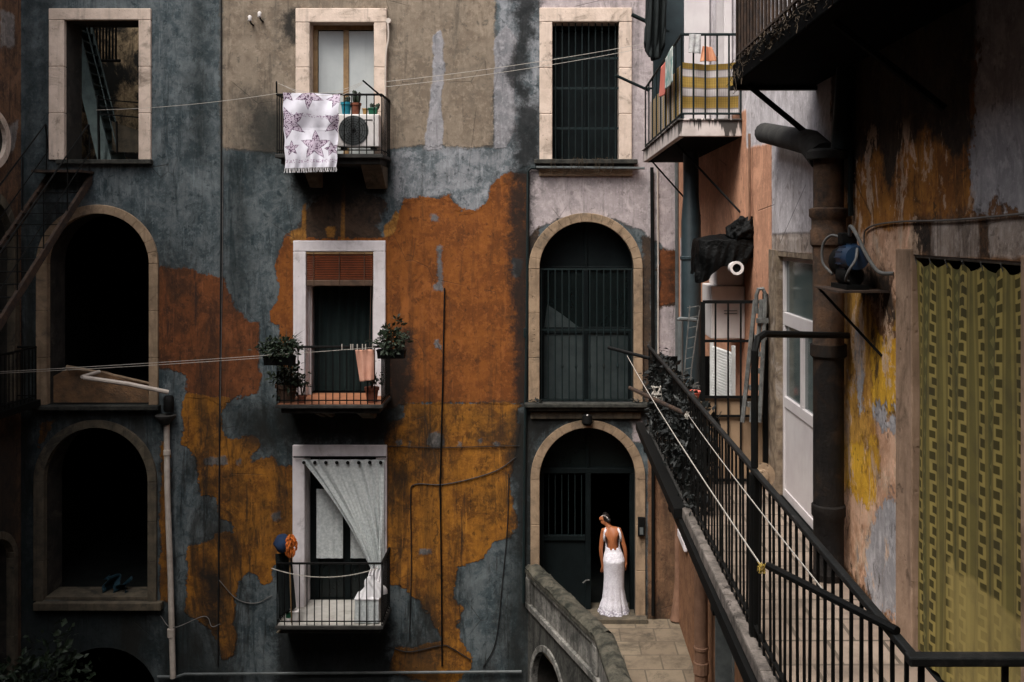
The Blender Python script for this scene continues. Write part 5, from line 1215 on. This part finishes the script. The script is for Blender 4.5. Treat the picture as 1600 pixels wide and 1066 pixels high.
def heap(u, v):
    a = 2*math.pi*u; r = (.16*(1-v)+.035)*(1+.25*math.sin(a*5+v*4)); return Vector((P(582,930,15.82).x+r*math.cos(a)+.03*math.sin(v*6), 15.82+r*.7*math.sin(a), zb+.412+.30*v**.8))
mb.grid(heap, 40, 14); mb.build('cloth_heap', M['whitecloth'], label='crumpled white cloth heaped on the stool of the lowest balcony', cat='cloth', smooth=True)
# insulators
for px,py,l in ((393,34,'small white insulator on the beige wall, the lower left of the pair'),(408,28,'small white insulator on the beige wall, the upper right of the pair')):
    t = thing('insulator', l, 'insulator', FP(px,py,.05)); mb = MB(); mb.tube([FP(px+3,py+6,.0),FP(px+2,py+5,.08),FP(px,py,.09)], .014, 6); mb.build('hook', M['iron'], t)
    mb = MB(); mb.lathe(FP(px,py-3,.09), [(.012,-.05),(.036,-.03),(.026,0),(.036,.03),(.012,.055)], 10); mb.build('porcelain', M['acwhite'], t, smooth=True)
# lamp and intercom
t = thing('wall_lamp', 'small black lamp over the entrance door arch', 'lamp', FP(917,660,.1))
mb = MB(); mb.tube([FP(917,644,.0),FP(917,646,.14)], .015, 6); mb.build('lamp_arm', M['iron'], t)
mb = MB(); mb.lathe(FP(917,652,.16), [(.05,.075),(.075,.06),(.09,-.06),(.06,-.1)], 12); mb.build('lamp_shade', M['iron'], t, smooth='auto')
mb = MB(); mb.lathe(FP(917,645,.23), [(.012,-.01),(.016,0),(.012,.01)], 8); mb.build('bulb', M['acwhite'], t)
t = thing('intercom', 'dark intercom panel on the stone jamb right of the bride', 'intercom', FP(1001,835,.06))
mb = MB(); mb.mbox(Mf,FX(996),FX(1007),FZ(835),FZ(806),.052,.11); mb.build('housing', M['iron'], t, bevel=.008)
mb = MB(); mb.mbox(Mf,FX(998.5),FX(1004),FZ(832),FZ(821),.111,.116); mb.build('keypad', M['pvcgrey'], t)
# tarp in lower left arch
mb = MB(); mb.grid(lambda u,v: Vector((P(163,930,16.75).x+.42*u+.03*math.sin(v*9), 16.72+.12*math.sin(u*14+v*5), FZ(936)+ (.30*(1-v))*(.5+.5*abs(math.sin(u*3.3+.4))) )), 24, 10)
mb.build('blue_tarpaulin', M['netting'], smooth=True, label='crumpled blue tarpaulin on the sill of the lower left arch', cat='tarpaulin')

# ---- gallery: boiler box, bundle, ladder, louvre, rack
t = thing('boiler_cabinet', 'white boiler cabinet with handle slots fixed on wing wall behind far gate', 'boiler', (1.9,10.9,E-1.2))
mb = MB(); mb.box(1.73,2.096,10.72,11.35,E-1.17,E-.60); mb.build('casing', M['acwhite'], t, bevel=.012)
mb = MB(); mb.box(1.80,2.096,10.78,11.30,E-.597,E-.32); mb.build('top_housing', M['acwhite'], t, bevel=.012)
for dz in (0,.03): mb = MB(); mb.box(1.87,2.01,10.708,10.721,E-.90+dz,E-.892+dz); mb.build('handle_slot', M['pvcgrey'], t)
t = thing('wrapped_unit', 'bulky unit wrapped in black plastic sheet above the boiler cabinet', 'wrapped unit', (1.85,10.6,E-.6))
mb = MB(); hx, hy, cx_, cy_ = .30, .28, 1.83, 10.55
def drapesheet(u, v):
    a = 2*math.pi*u; c_, s_ = math.cos(a), math.sin(a); k = (abs(c_)**5+abs(s_)**5)**-.2; c_ *= k; s_ *= k
    hang = .34 + .07*math.sin(a*2+.6) + .05*math.sin(a*5+1) - .10*(c_ > 0)*c_
    if v < .30: r = v/.30; z = .17-.05*r*r+.02*mnoise.noise(Vector((c_*r*3, s_*r*3, 2)))
    else: w = (v-.30)/.70; r = 1+.04*math.sin(w*3); z = .12-hang*w; r += .10*w**.7*math.sin(a*11+2.5*math.sin(w*3+a*2))*.6 + .05*w*math.sin(a*23+w*5)
    return Vector((cx_+hx*c_*r, cy_+hy*s_*r, E-.22+z+.012*mnoise.noise(Vector((a*4, v*7, 1)))))
mb.grid(drapesheet, 160, 60)
mb.build('sheet', M['tarp'], t, smooth=True)
mb = MB(); pts=[]
for k in range(14):
    a=2*math.pi*k/14
bm = bmesh.new(); bmesh.ops.create_icosphere(bm, subdivisions=4, radius=1); mb = MB()
for v in bm.verts:
    p = v.co; q = Vector((p.x*.17,p.y*.16,p.z*.17)) + p*(.05*mnoise.noise(p*3)-.07*abs(mnoise.noise(Vector((p.x*5,p.y*5,p.z*1.5))))); q.x += .06*p.z; mb.v.append(tuple(q+Vector((2.0,10.4,E-.02))))
mb.f = [tuple(x.index for x in f.verts) for f in bm.faces]; bm.free(); mb.build('bunched_top', M['tarp'], t, smooth=True)
mb = MB(); c0 = P(1151,419,10.1); mb.lathe(c0, [(.03,.16),(.062,.16),(.062,.02),(.07,.02),(.07,-.02),(.045,-.02),(.045,.05),(.0,.05)], 18, 'y', caps=False)
mb.build('vent_pipe', M['acwhite'], t, smooth='auto')
mb = MB(); mb.lathe((c0.x,c0.y+.012,c0.z), [(.044,0),(.044,.004)], 16, 'y'); mb.build('vent_hole', M['tarp'], t)
mb = MB(); a = P(1113,622,10.3); 
lt_ = thing('louvre_shutter', 'white louvred shutter leaf leaning under the boiler cabinet', 'shutter', (1.75,10.3,zf))
A = P(1112,538,10.35); Bp = P(1146,548,9.95); zlo = E-1.74
d_ = Vector((Bp.x-A.x, Bp.y-A.y, 0))
for k in range(19):
    z = A.z-.02-(A.z-zlo)*k/19; m = MB(); b0 = Vector((A.x,A.y,z)); b1 = b0+d_
    mb.hexa([b0+Vector((0,-.012,-.022)),b1+Vector((0,-.012,-.052)),b1+Vector((0,.012,-.036)),b0+Vector((0,.012,-.006)),b0+Vector((0,-.012,-.006)),b1+Vector((0,-.012,-.036)),b1+Vector((0,.012,-.02)),b0+Vector((0,.012,.010))])
mb.build('slats', M['slatwhite'], lt_)
for q in (A, A+d_):
    mb = MB(); mb.box(q.x-.018,q.x+.018,q.y-.015,q.y+.015,zlo-.1,A.z+.03); mb.build('stile', M['slatwhite'], lt_)
ld = thing('step_ladder', 'folded paint spattered step ladder leaning on the salmon wall', 'ladder', (1.98,9.9,zf))
def lad(px0,py0,px1,py1,Y0,Y1,r,mb): mb.tube([P(px0,py0,Y0),P(px1,py1,Y1)], r, 6)
LY = 9.5
for (xa2,xb2,yy2) in ((1180,1160,LY+.05),(1190,1174,LY),(1196,1187,LY-.04)):
    mb = MB(); lad(xa2,468,xb2,660,yy2,yy2-.1,.022,mb); mb.build('stile', M['alu'], ld)
for k in range(6):
    y = 500+k*26; x = 1184-k*3; mb = MB(); mb.box(P(x,y,LY).x-.02,P(x+11,y,LY).x+.02,LY-.08,LY-.02,P(x,y,LY).z-.025,P(x,y,LY).z+.02); mb.build('step', M['alu'], ld)
mb = MB(); mb.tube([P(1182,490,LY),P(1182,462,LY),P(1185,452,LY),P(1192,451,LY),P(1196,460,LY),P(1197,490,LY)], .020, 7); mb.build('top_hoop', M['alu'], ld)
rk = MB()   # wire drying rack on the pipe
for k in range(9):
    y = 478+k*16; rk.tube([P(1072+ (2 if k<5 else -1),y+3,11.6),P(1092-(k*2 if k<6 else 10),y,11.6)], .007, 4)
rk.tube([P(1078,478,11.6),P(1071,560,11.6),P(1066,630,11.6)], .008, 5); rk.tube([P(1094,478,11.6),P(1088,520,11.6),P(1080,580,11.6),P(1078,630,11.6)], .008, 5)
rk.build('wire_rack', M['alu'], label='pale wire rack hanging against the blue grey downpipe', cat='rack')
mb = MB(); mb.tube([P(1060,500,12.0),P(1062,498,12.0),P(1088,500,12.0)], .025, 8); mb.tube([P(1063,502,12.0),P(1063,640,12.0)], .035, 8); mb.build('standpipe', M['pvcgrey'], label='grey standpipe with elbow at the far end of gallery', cat='pipe', smooth='auto')
pot('basin', 'small red basin on the far end of gallery behind leaves', P(1081,622,11.2), .10, .08, M['pink'], 'basin')
mb = MB(); mb.lathe(P(1190,743,8.9), [(.11,.0),(.12,-.012),(.06,-.014),(.055,-.04),(.0,-.05)], 20, 'y'); mb.build('straw_hat', M['stone_tan'], label='round straw hat hung on the post below the far gate', cat='hat', smooth='auto')
mb = MB()
for k in range(5): mb.tube([P(1070+random.uniform(-4,4),612+random.uniform(-6,6),11), P(1078+random.uniform(-8,8),604+random.uniform(-8,8),11), P(1092+random.uniform(-6,6),600+random.uniform(-8,8),11)], .006, 4)
mb.build('wire_tangle', M['alu'], label='tangle of pale wires above the red basin', cat='wires')
# dark dry plants behind the far part of the railing
iv = thing('climbing_plant', 'dense mass of dusty dark leaves behind the far gallery railing', 'climbing plant', (XR+.1,10.3,zf))
mb = MB()
for k in range(11):
    y = 8.55+k*.36; mb.foliage((XR+.08,y,zf+.50), (.11,.24,.52), 520, .075, .04)
mb.build('foliage', M['leaf_dim'], iv)
mb = MB()
for k in range(11):
    y = 8.55+k*.36; mb.foliage((XR+.0,y,zf+.48), (.08,.24,.50), 70, .055, .022)
mb.build('dusty_foliage', M['leaf_dry'], iv)
mb = MB()
for k in range(14):
    y = 8.5+k*.28; mb.tube([(XR+.16,y,zf+.01),(XR+.14,y+.05,zf+.4),(XR+.10,y-.06,zf+.95)], .010, 5)
mb.build('stems', M['vine'], iv)
mb = MB(); mb.box(1.40,2.09,12.54,12.58,zf+.003,zf+.86); mb.build('void_board', M['under'], label='black board standing in for the dark void at the far end of gallery', cat='board')  # painted darkness: black sheet in place of the void beyond the gallery

# pump on wall shelf
sh = thing('wall_shelf', 'small metal shelf with diagonal strut carrying the blue pump', 'shelf', PX(1345,455,2.0))
zs = E-.375; ys0, ys1 = WY(1392)+.02, WY(1312)-.35
ya0, ya1 = 6.15, 6.72
mb = MB(); mb.box(1.78,XW-.003,ya0,ya1,zs-.012,zs); mb.build('plate', M['rustiron'], sh)
mb = MB(); mb.tube([(1.80,ya1-.04,zs-.012),(XW-.003,6.3,zs-.42)], .010, 6); mb.build('strut', M['iron'], sh)
M['hose'] = pm('dull_grey_hose', (.15,.15,.145), (.09,.09,.088), 12, .6, .2, dirt=.5)
pu = thing('water_pump', 'blue electric water pump with grey hoses on a wall shelf', 'pump', (1.93,6.42,zs+.002))
mb = MB(); mb.lathe((1.93,6.38,zs+.20), [(.02,-.13),(.075,-.12),(.085,-.06),(.085,.08),(.07,.10),(.03,.11)], 18, 'y')
for k in range(14):
    a = 2*math.pi*k/14; mb.tube([(1.93+.088*math.cos(a),6.33,zs+.20+.088*math.sin(a)),(1.93+.088*math.cos(a),6.46,zs+.20+.088*math.sin(a))], .005, 4)
mb.build('motor', M['blue'], pu, smooth='auto')
mb = MB(); mb.lathe((1.93,6.54,zs+.17), [(.03,-.06),(.09,-.05),(.105,0),(.09,.05),(.03,.06)], 16, 'y'); mb.lathe((1.93,6.42,zs+.085), [(.06,-.09),(.075,-.07),(.075,.07),(.06,.09)], 14, 'y'); mb.box(1.86,2.0,6.25,6.6,zs+.001,zs+.03); mb.build('pump_head', M['iron'], pu, smooth='auto')
mb = MB(); mb.box(1.88,1.98,6.42,6.52,zs+.28,zs+.36); mb.build('terminal_box', M['iron'], pu, bevel=.008)
mb = MB(); mb.tube(smooth([(1.93,6.42,zs+.34),(1.92,6.37,zs+.40),(1.93,6.28,zs+.35),(1.97,6.2,zs+.22),(2.02,6.13,zs+.12),(2.095,6.08,zs+.11)]), .013, 8)
mb.build('hose', M['hose'], pu, smooth=True)
mb = MB(); mb.tube(smooth([(1.90,6.34,zs+.05),(1.86,6.27,zs+.06),(1.86,6.21,zs+.12),(1.90,6.20,zs+.19),(1.93,6.26,zs+.26)]), .009, 7); mb.build('hose', M['hose'], pu, smooth=True)
mb = MB(); mb.tube(smooth([(1.90,6.50,zs+.33),(1.86,6.60,zs+.34),(1.83,6.68,zs+.28),(1.83,6.69,zs+.16),(1.88,6.63,zs+.08)]), .009, 7); mb.build('hose', M['hose'], pu, smooth=True)

# dark shrub at the bottom left
sr = thing('tree', 'dark leafy tree top rising at the bottom left below the arches', 'tree', (-7.6,15.0,0))
mb = MB()
for k in range(9): mb.foliage((-8.0+random.uniform(-.5,.9),15.1+random.uniform(-.5,.5),2.0+random.uniform(-.6,1.0)), (.7,.6,.5), 260, .13, .075)
mb.build('crown', M['leaf'], sr)
mb = MB(); mb.tube([(-7.6,15.0,0),(-7.62,15.0,.9),(-7.7,15.05,1.7)], [.11,.085,.06], 9)
for k in range(8): a=random.uniform(0,6.28); mb.tube([(-7.65,15,1.2),(-7.8+.4*math.cos(a),15+.3*math.sin(a),1.8),(-7.9+.8*math.cos(a),15+.5*math.sin(a),2.5)], [.045,.03,.012], 6)
mb.build('trunk', M['brown_wood'], sr, smooth=True)
# weeds on ledges
def weeds(label, pts, n=60, l=.05, r=(.08,.04,.03)):
    mb = MB()
    for p in pts: mb.foliage(p, r, n, l, l*.4)
    return mb.build('weeds', M['leaf_dry'], label=label, cat='weeds')
weeds('tufts of moss on the ledge under the upper right arch', [FP(x,626,.12) for x in (836,845,995,1002)], 40, .05)
mb = MB()
for k in range(26):
    x = random.choice([905,908,930,950,870])+random.uniform(-8,8); pts=[FP(x,249,.15)]
    for s in range(4): x += random.uniform(-4,4); pts.append(FP(x,249+s*7+random.uniform(-3,3),.2))
    mb.tube(pts, .0035, 3, caps=False)
mb.build('dry_weeds', M['vine'], label='dry grass stalks trailing over the ledge of the barred window', cat='weeds')
# ================================================================== the bride
wx, wy, wz = P(959,960,16.50).x, 16.50, FZ(962)+.004
br = thing('person', 'woman seen from behind in a backless white lace gown with flowers in dark hair', 'person', (wx,wy,wz))
def wv(x,y,z): return Vector((wx+x, wy+y, wz+z))
JV = {}
def skin_mesh(name, joints, edges, mat, parent, sub=3):
    names = list(joints); bm = bmesh.new(); vmap = {k: bm.verts.new(wv(*joints[k][:3])-WLOC[parent.name]) for k in names}
    for a,b in edges: bm.edges.new((vmap[a],vmap[b]))
    me = bpy.data.meshes.new(name); bm.verts.index_update(); bm.to_mesh(me); bm.free()
    o = bpy.data.objects.new(name, me); scene.collection.objects.link(o); o.parent = parent; WLOC[o.name]=WLOC[parent.name]
    me.materials.append(mat)
    s = o.modifiers.new('skin','SKIN'); s.use_smooth_shade = True
    lay = me.skin_vertices[0]
    for i,k in enumerate(names):
        r = joints[k][3]; lay.data[i].radius = r if isinstance(r, tuple) else (r,r); lay.data[i].use_root = (i == 0)
    m = o.modifiers.new('sub','SUBSURF'); m.levels = sub; m.render_levels = sub
    return o
J = {'pelvis':(.0,.0,.90,(.15,.11)), 'waist':(-.015,.0,1.07,(.112,.085)), 'ribs':(-.025,.01,1.22,(.135,.09)), 'chest':(-.04,.015,1.33,(.125,.08)), 'neckbase':(-.075,.02,1.415,(.060,.055)), 'neck':(-.105,.035,1.465,.045),
 'head0':(-.135,.055,1.51,(.060,.065)), 'head1':(-.155,.065,1.555,(.070,.080)), 'head2':(-.17,.07,1.60,(.050,.058)),
 'chin':(-.205,.075,1.495,.022), 'nose':(-.238,.075,1.545,.010),
 'lsh':(-.175,.01,1.365,.046), 'lup':(-.195,-.005,1.22,.041), 'lel':(-.215,-.015,1.06,.034), 'lfo':(-.205,-.005,.93,.030), 'lwr':(-.19,.01,.815,.022), 'lpalm':(-.185,.012,.765,(.030,.017)),
 'rsh':(.095,.01,1.375,.046), 'rup':(.135,-.01,1.23,.041), 'rel':(.185,-.02,1.07,.034), 'rfo':(.198,-.005,.95,.030), 'rwr':(.20,.01,.85,.022), 'rpalm':(.205,.012,.80,(.017,.030)),
 'lhip':(-.085,.0,.80,.10), 'lkn':(-.07,.02,.45,.06), 'lan':(-.07,.0,.09,.04), 'lto':(-.07,.12,.03,.03), 'rhip':(.085,.0,.80,.10), 'rkn':(.08,.02,.45,.06), 'ran':(.08,.0,.09,.04), 'rto':(.08,.12,.03,.03)}
Ed = [('pelvis','waist'),('waist','ribs'),('ribs','chest'),('chest','neckbase'),('neckbase','neck'),('neck','head0'),('head0','head1'),('head1','head2'),('head0','chin'),('head1','nose'),
 ('chest','lsh'),('lsh','lup'),('lup','lel'),('lel','lfo'),('lfo','lwr'),('lwr','lpalm'),('chest','rsh'),('rsh','rup'),('rup','rel'),('rel','rfo'),('rfo','rwr'),('rwr','rpalm'),
 ('pelvis','lhip'),('lhip','lkn'),('lkn','lan'),('lan','lto'),('pelvis','rhip'),('rhip','rkn'),('rkn','ran'),('ran','rto')]
for s, px0 in (('l',-.185),('r',.205)):
    for k,(dx,L) in enumerate(((-.022,.060),(-.008,.072),(.007,.068),(.02,.052))):
        zb_ = J[s+'palm'][2]-.012; a = s+'f%da'%k; b = s+'f%db'%k; c_ = s+'f%dc'%k
        fx_, fy_ = (dx, 0) if s == 'l' else (dx*.3, dx)
        J[a]=(px0+fx_*1.1,.012+fy_*1.1,zb_-.02,.0085); J[b]=(px0+fx_*1.25,.018+fy_*1.2,zb_-.02-L*.5,.008); J[c_]=(px0+fx_*1.25-.003,.030+fy_*1.2,zb_-.02-L,.0065)
        Ed += [(s+'palm',a),(a,b),(b,c_)]
    tx = px0 + (.034 if s == 'l' else -.012); ty = .018 if s == 'l' else -.03
    J[s+'t0']=(tx,ty,J[s+'palm'][2]+.005,.010); J[s+'t1']=(tx+(.010 if s=='l' else -.004),ty+(.006 if s=='l' else -.012),J[s+'palm'][2]-.035,.0085)
    Ed += [(s+'palm',s+'t0'),(s+'t0',s+'t1')]
bo = skin_mesh('body', J, Ed, M['skin'], br)
dg = bpy.context.evaluated_depsgraph_get(); dg.update()
nm = bpy.data.meshes.new_from_object(bo.evaluated_get(dg)); bo.modifiers.clear(); bo.data = nm
for v in nm.vertices:            # spine groove and shoulder blades
    p = v.co
    if p.z > 1.0 and p.z < 1.43 and p.y < .0:
        t = (p.z-1.07)/.35; sx = -.015-.06*max(0,t)
        v.co.y += .016*math.exp(-((p.x-sx)/.018)**2)
        for bx in (-.075, .07): v.co.y -= .014*math.exp(-((p.x-sx-bx)/.03)**2-((p.z-1.30)/.06)**2)
nm.polygons.foreach_set('use_smooth', [True]*len(nm.polygons))
# gown: fitted to the knee, flared to a scalloped train, low U back
prof = [(.0,.25,.21,.0,.02),(.10,.222,.19,.002,.02),(.25,.185,.165,.006,.015),(.42,.168,.15,.0,.01),(.60,.165,.145,.004,.005),(.78,.172,.150,.004,.0),(.88,.178,.148,.002,-.01),(.96,.160,.128,-.003,-.005),(1.04,.132,.104,-.010,.0),(1.09,.122,.094,-.016,.0),(1.16,.119,.088,-.022,.005),(1.24,.130,.090,-.030,.01),(1.34,.140,.092,-.04,.015)]
def pf(z):
    for a,b in zip(prof[:-1],prof[1:]):
        if a[0] <= z <= b[0]:
            t=(z-a[0])/(b[0]-a[0]); t2=t*t*(3-2*t)*.5+t*.5; return [p+(q-p)*t2 for p,q in zip(a[1:],b[1:])]
    return list(prof[-1][1:])
def ztop(th):    # th: 0 = right, -pi/2 = back (towards the camera)
    bck = max(0.0,-math.sin(th))
    if bck > .30: return 1.088 + .022*math.cos(th)**2 + .10*max(0, abs(math.cos(th))-.80)/.2
    k = bck/.30; return 1.33*(1-k) + 1.18*k
def gown(u, v):
    th = 2*math.pi*u; zt2 = ztop(th); z = v*zt2
    a,b,cx,cy = pf(z)
    fl = max(0,1-z/.55); fold = 1+.055*fl*math.sin(th*9+2*z)+.03*fl*math.sin(th*17+1)
    back = max(0,-math.sin(th))
    tr = .025*back*max(0,1-z/.3)**2
    seat = .020*back*math.exp(-((z-.87)/.13)**2)*(1-.2*math.exp(-((math.cos(th))/.18)**2))
    sc = .012*math.sin(th*26)*max(0,1-z/.05)
    return wv(cx+a*fold*math.cos(th), cy+b*fold*math.sin(th)-tr-seat, z+sc+.004)
mb = MB(); mb.grid(gown, 180, 90); dr = mb.build('dress', M['dress'], br, smooth=True, solid=.005)
mb = MB()
for sx in (-1, 1):
    if sx < 0: pts = [(-.158,-.035,1.20),(-.162,-.050,1.27),(-.155,-.056,1.34),(-.138,-.045,1.392),(-.125,.01,1.41),(-.12,.07,1.37),(-.11,.10,1.30)]
    else: pts = [(.112,-.035,1.20),(.108,-.050,1.27),(.098,-.056,1.345),(.074,-.045,1.398),(.062,.01,1.415),(.055,.07,1.38),(.05,.10,1.30)]
    for k in (-1,0,1): mb.tube([wv(x+k*.010,y-.006,z) for x,y,z in pts], .009, 6)
mb.build('straps', M['dress'], br, smooth=True)
mb = MB(); bm = bmesh.new(); bmesh.ops.create_icosphere(bm, subdivisions=4, radius=1)
for v in bm.verts:
    p = v.co; q = Vector((p.x*.084, p.y*.094, p.z*.078)); 
    if p.x < -.2: q.x *= .45
    mb.v.append(tuple(wv(-.143+q.x+.03*p.z*0, .058+q.y, 1.578+q.z-.012*p.x)+Vector((0,0,.006*mnoise.noise(p*4)))))
mb.f = [tuple(x.index for x in f.verts) for f in bm.faces]; bm.free()
mb.lathe(wv(-.085,.005,1.535), [(.005,-.045),(.036,-.025),(.042,0),(.034,.026),(.005,.042)], 12)
mb.build('hair', M['hair'], br, smooth=True)
mb = MB()
for (x,y,z) in ((-.185,.0,1.615),(-.165,-.018,1.622),(-.145,-.025,1.612),(-.125,-.028,1.600),(-.108,-.03,1.588),(-.2,.02,1.60)):
    for k in range(5):
        a = k*1.26; mb.leaf(wv(x,y,z), (math.cos(a),-.4,math.sin(a)), (0,-1,0), .014, .010)
    mb.lathe(wv(x,y-.004,z), [(.002,-.004),(.005,0),(.002,.004)], 6)
mb.build('flower_crown', M['flower'], br)

# ------------------------------------------------------------------ repeats share a group
GR = {'drainpipe':'drainpipes on the courtyard walls','conduit':'conduits fixed on the walls','cable':'cables strung over the walls','clothesline':'clotheslines across the courtyard','line_arm':'arms holding the clotheslines',
 'twine_knot':'twine knots on the ropes','towel':'towels hung out to dry','plant_pot':'plant pots on the balconies','planter':'planters on the balconies','potted_plant':'leafy plants on the balconies','cactus':'small plants on the air conditioner',
 'sheer_curtain':'sheer curtains of the lowest window','striped_screen':'striped screens of the white balcony','insulator':'insulators on the beige wall','wooden_batten':'battens in the left arch','clothes_peg':'pegs on the line','white_panel':'white panels on the white balcony','curtain_rod':'curtain rods'}
for o in scene.objects:
    k = o.name.split('.')[0]
    if o.parent is None and k in GR: o['group'] = GR[k]
